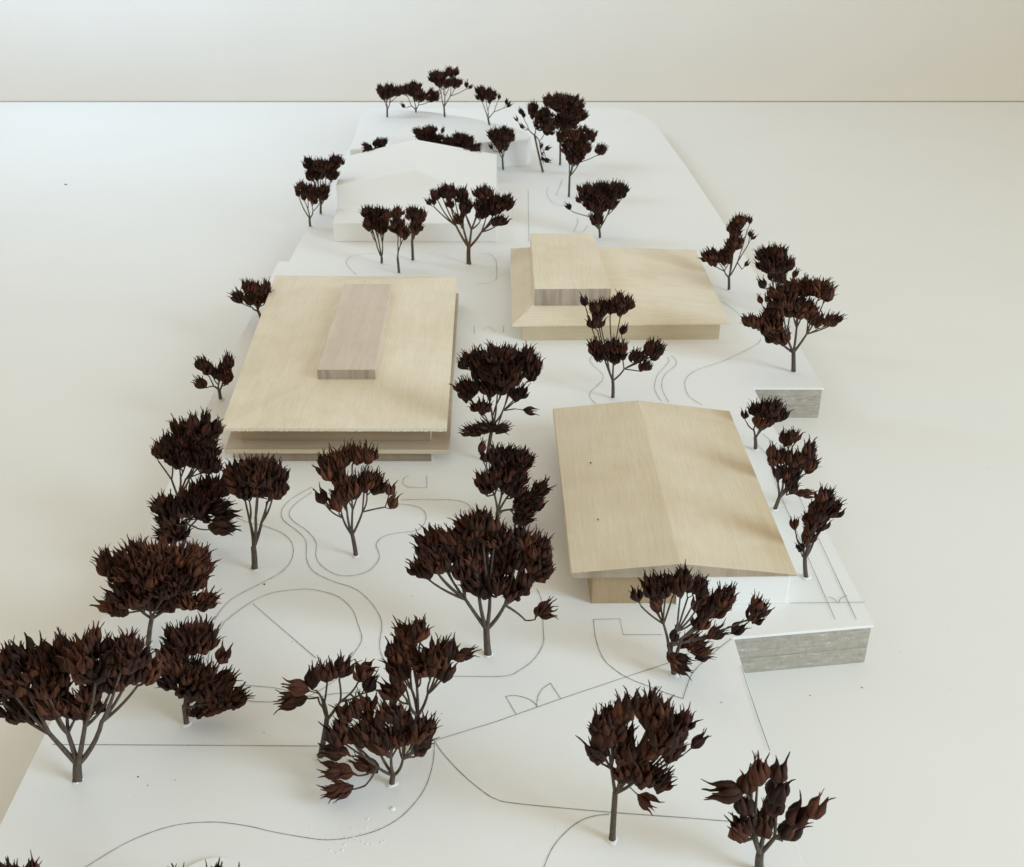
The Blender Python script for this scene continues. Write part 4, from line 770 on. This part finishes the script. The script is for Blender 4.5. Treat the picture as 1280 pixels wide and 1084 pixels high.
  [(-0.478, 8.024, 0.46, 0.038, 0.036, 0.01, 8), (-0.384, 8.058, 0.481, 0.038, 0.036, 0.018, 10), (-0.349, 8.033, 0.458, 0.063, 0.06, 0.029, 19), (-0.272, 8.031, 0.417, 0.038, 0.037, 0.01, 8), (-0.403, 8.04, 0.415, 0.064, 0.044, 0.01, 12), (-0.292, 7.899, 0.415, 0.062, 0.041, 0.01, 12), (-0.414, 8.045, 0.455, 0.019, 0.018, 0.01, 3), (-0.441, 8.032, 0.437, 0.019, 0.018, 0.01, 3), (-0.394, 8.063, 0.445, 0.019, 0.018, 0.01, 3), (-0.31, 8.03, 0.438, 0.019, 0.018, 0.01, 3), (-0.376, 8.031, 0.438, 0.035, 0.019, 0.01, 5), (-0.322, 8.026, 0.421, 0.035, 0.019, 0.01, 5), (-0.338, 8.04, 0.415, 0.019, 0.018, 0.01, 3), (-0.282, 7.969, 0.415, 0.019, 0.018, 0.01, 3)],
  0.72, "crown showing above the bright right slope of the white house's roof"),
 ((-1.016, 7.977, 0.36), (-1.013, 7.977, 0.401),
  [(-1.069, 7.965, 0.433, 0.026, 0.024, 0.012, 6), (-0.994, 7.993, 0.45, 0.026, 0.024, 0.012, 6), (-0.937, 7.961, 0.469, 0.019, 0.018, 0.012, 5), (-1.036, 7.876, 0.415, 0.044, 0.041, 0.01, 9), (-0.962, 7.945, 0.415, 0.038, 0.036, 0.01, 8), (-1.057, 7.957, 0.415, 0.011, 0.011, 0.01, 2), (-0.964, 7.966, 0.462, 0.008, 0.007, 0.01, 2), (-0.952, 7.971, 0.438, 0.008, 0.007, 0.01, 2)],
  0.72, 'small crown peeping over the left roof slope of the white house'),
 ((-1.33, 6.902, 0.16), (-1.33, 6.902, 0.22),
  [(-1.366, 6.906, 0.411, 0.038, 0.036, 0.042, 15), (-1.294, 6.901, 0.386, 0.043, 0.041, 0.059, 22), (-1.228, 6.913, 0.398, 0.038, 0.036, 0.048, 17), (-1.397, 6.905, 0.406, 0.009, 0.009, 0.01, 1), (-1.328, 6.894, 0.401, 0.019, 0.018, 0.019, 6)],
  0.72, 'nearer of the two overlapping trees left of the white house'),
 ((-1.305, 7.18, 0.16), (-1.299, 7.18, 0.227),
  [(-1.361, 7.186, 0.509, 0.034, 0.032, 0.032, 12), (-1.269, 7.141, 0.505, 0.056, 0.053, 0.036, 20), (-1.174, 7.185, 0.52, 0.05, 0.048, 0.031, 16), (-1.325, 7.181, 0.435, 0.056, 0.054, 0.024, 16), (-1.209, 7.198, 0.43, 0.04, 0.038, 0.026, 12), (-1.321, 7.191, 0.499, 0.016, 0.016, 0.013, 5), (-1.342, 7.179, 0.473, 0.016, 0.016, 0.01, 4), (-1.221, 7.159, 0.513, 0.027, 0.025, 0.012, 6), (-1.303, 7.193, 0.462, 0.031, 0.029, 0.01, 6), (-1.239, 7.164, 0.469, 0.02, 0.019, 0.01, 5), (-1.19, 7.182, 0.478, 0.02, 0.019, 0.01, 5), (-1.266, 7.185, 0.434, 0.02, 0.019, 0.01, 5)],
  0.72, 'farther and higher of the two overlapping trees left of the white house'),
 ((-0.26, 6.196, 0.16), (-0.258, 6.196, 0.266),
  [(-0.477, 6.195, 0.554, 0.021, 0.02, 0.01, 2), (-0.447, 6.177, 0.597, 0.023, 0.022, 0.016, 6), (-0.382, 6.188, 0.613, 0.047, 0.045, 0.029, 15), (-0.365, 6.191, 0.536, 0.023, 0.022, 0.01, 5), (-0.299, 6.2, 0.59, 0.038, 0.036, 0.025, 11), (-0.312, 6.2, 0.442, 0.023, 0.022, 0.016, 6), (-0.273, 6.219, 0.518, 0.038, 0.036, 0.031, 13), (-0.164, 6.22, 0.594, 0.058, 0.055, 0.022, 16), (-0.127, 6.219, 0.527, 0.088, 0.084, 0.047, 36), (-0.033, 6.213, 0.539, 0.043, 0.041, 0.041, 17), (-0.071, 6.186, 0.436, 0.048, 0.044, 0.01, 11), (-0.174, 6.176, 0.483, 0.038, 0.036, 0.019, 10), (-0.415, 6.195, 0.601, 0.01, 0.009, 0.01, 2), (-0.374, 6.19, 0.574, 0.01, 0.009, 0.01, 2), (-0.341, 6.199, 0.6, 0.019, 0.018, 0.01, 4), (-0.286, 6.212, 0.553, 0.019, 0.018, 0.01, 4), (-0.292, 6.199, 0.483, 0.01, 0.009, 0.01, 2), (-0.199, 6.193, 0.531, 0.019, 0.018, 0.012, 5), (-0.08, 6.215, 0.533, 0.022, 0.021, 0.018, 7), (-0.099, 6.201, 0.482, 0.025, 0.017, 0.01, 4)],
  0.72, "wide tree with an orange-brown stem before the white house's front wall"),
 ((-0.786, 6.196, 0.16), (-0.783, 6.196, 0.205),
  [(-0.852, 6.199, 0.485, 0.028, 0.027, 0.021, 8), (-0.794, 6.184, 0.49, 0.038, 0.036, 0.019, 10), (-0.844, 6.179, 0.419, 0.033, 0.032, 0.031, 12), (-0.777, 6.167, 0.413, 0.048, 0.046, 0.04, 19), (-0.737, 6.177, 0.473, 0.023, 0.022, 0.027, 8), (-0.824, 6.203, 0.484, 0.013, 0.012, 0.01, 3), (-0.848, 6.186, 0.453, 0.013, 0.012, 0.01, 3), (-0.822, 6.206, 0.447, 0.016, 0.015, 0.01, 4), (-0.76, 6.194, 0.436, 0.01, 0.009, 0.01, 3)],
  0.72, "left tree of the tight trio before the white house's front wall"),
 ((-0.665, 6.032, 0.16), (-0.669, 6.032, 0.259),
  [(-0.655, 6.032, 0.528, 0.032, 0.03, 0.025, 10), (-0.661, 6.048, 0.452, 0.047, 0.045, 0.034, 16), (-0.624, 6.03, 0.419, 0.037, 0.035, 0.018, 10), (-0.642, 6.032, 0.438, 0.019, 0.018, 0.01, 4)],
  0.72, 'front tree of the tight trio before the white house, nearest to the pavilion'),
 ((-0.602, 6.253, 0.16), (-0.601, 6.253, 0.291),
  [(-0.588, 6.243, 0.462, 0.034, 0.032, 0.026, 11), (-0.544, 6.27, 0.444, 0.024, 0.022, 0.027, 8), (-0.575, 6.261, 0.373, 0.034, 0.032, 0.032, 12), (-0.58, 6.239, 0.422, 0.016, 0.016, 0.01, 4), (-0.559, 6.265, 0.409, 0.01, 0.01, 0.01, 3)],
  0.72, "right tree of the tight trio before the white house's front wall"),
 ((-1.32, 5.287, 0.16), (-1.337, 5.287, 0.233),
  [(-1.436, 5.281, 0.311, 0.031, 0.03, 0.017, 7), (-1.368, 5.287, 0.362, 0.04, 0.038, 0.015, 9), (-1.292, 5.299, 0.357, 0.027, 0.025, 0.023, 7), (-1.336, 5.275, 0.3, 0.049, 0.043, 0.012, 10), (-1.281, 5.303, 0.316, 0.018, 0.017, 0.025, 6), (-1.385, 5.274, 0.307, 0.014, 0.014, 0.01, 3), (-1.33, 5.291, 0.36, 0.012, 0.011, 0.01, 3), (-1.349, 5.269, 0.336, 0.02, 0.016, 0.01, 3), (-1.312, 5.279, 0.332, 0.012, 0.011, 0.01, 3), (-1.306, 5.278, 0.312, 0.006, 0.006, 0.01, 2)],
  0.8, "small tree leaning out from the flat pavilion's far left side"),
 ((-1.329, 4.393, 0.16), (-1.33, 4.393, 0.209),
  [(-1.377, 4.38, 0.343, 0.025, 0.024, 0.026, 8), (-1.278, 4.402, 0.345, 0.022, 0.02, 0.026, 7), (-1.414, 4.402, 0.249, 0.018, 0.013, 0.01, 3), (-1.325, 4.393, 0.301, 0.025, 0.024, 0.011, 6), (-1.281, 4.38, 0.283, 0.022, 0.021, 0.013, 5), (-1.356, 4.401, 0.315, 0.011, 0.01, 0.01, 2), (-1.304, 4.404, 0.32, 0.009, 0.008, 0.01, 2), (-1.28, 4.391, 0.314, 0.009, 0.008, 0.01, 2)],
  0.78, "small tree beside the middle of the flat pavilion's left edge"),
]
WARM = {2, 6, 22}
DARK = {3, 4, 8, 9, 23, 25, 27, 30, 33, 34, 35, 36, 38, 39}
ORANGE = 39
TRUNK_R = {0: 0.0120, 7: 0.0105, 39: 0.0125, 5: 0.0100, 13: 0.0105, 22: 0.010, 41: 0.007, 42: 0.008}
for i, (b_, f_, c_, p_, l_) in enumerate(TREES):
    build_tree(i, b_, f_, c_, p_, l_)

# ------------------------------------------------------------------ crumbs and dust on board and table
rng = random.Random(21)
vs, fs = [], []
def crumb(x, y, z, r):
    b0 = len(vs)
    for k in range(6):
        a = k * math.pi / 3
        rr = r * rng.uniform(0.5, 1.3)
        vs.append((x + rr * math.cos(a), y + rr * 0.8 * math.sin(a), z))
    vs.append((x, y, z + r * 0.8))
    for k in range(6): fs.append((b0 + k, b0 + (k + 1) % 6, b0 + 6))
for x, y, z, r in [(-1.02, 2.13, T, .0035), (-0.985, 2.10, T, .0025), (1.13, 2.66, 0.0005, .0035), (-3.544, 8.466, 0, .012), (0.89, 2.45, T, .003), (0.62, 2.42, T, .003), (0.30, 3.55, .3205, .006), (0.30, 3.16, .3205, .004), (-0.85, 3.0, T, .005)]:
    crumb(x, y, z + 0.0004, r)
for k in range(40):
    x = rng.uniform(-1.2, 0.6); y = rng.uniform(1.9, 4.0)
    crumb(x, y, T + 0.0004, rng.uniform(0.0008, 0.0022))
for k in range(18):
    x = rng.uniform(1.3, 2.6); y = rng.uniform(1.9, 5.0)
    crumb(x, y, 0.0004, rng.uniform(0.0008, 0.0022))
tag(mesh_obj('crumbs', vs, fs, M['crumb']), 'tiny dark crumbs scattered over the board and table', 'crumbs', kind='stuff')
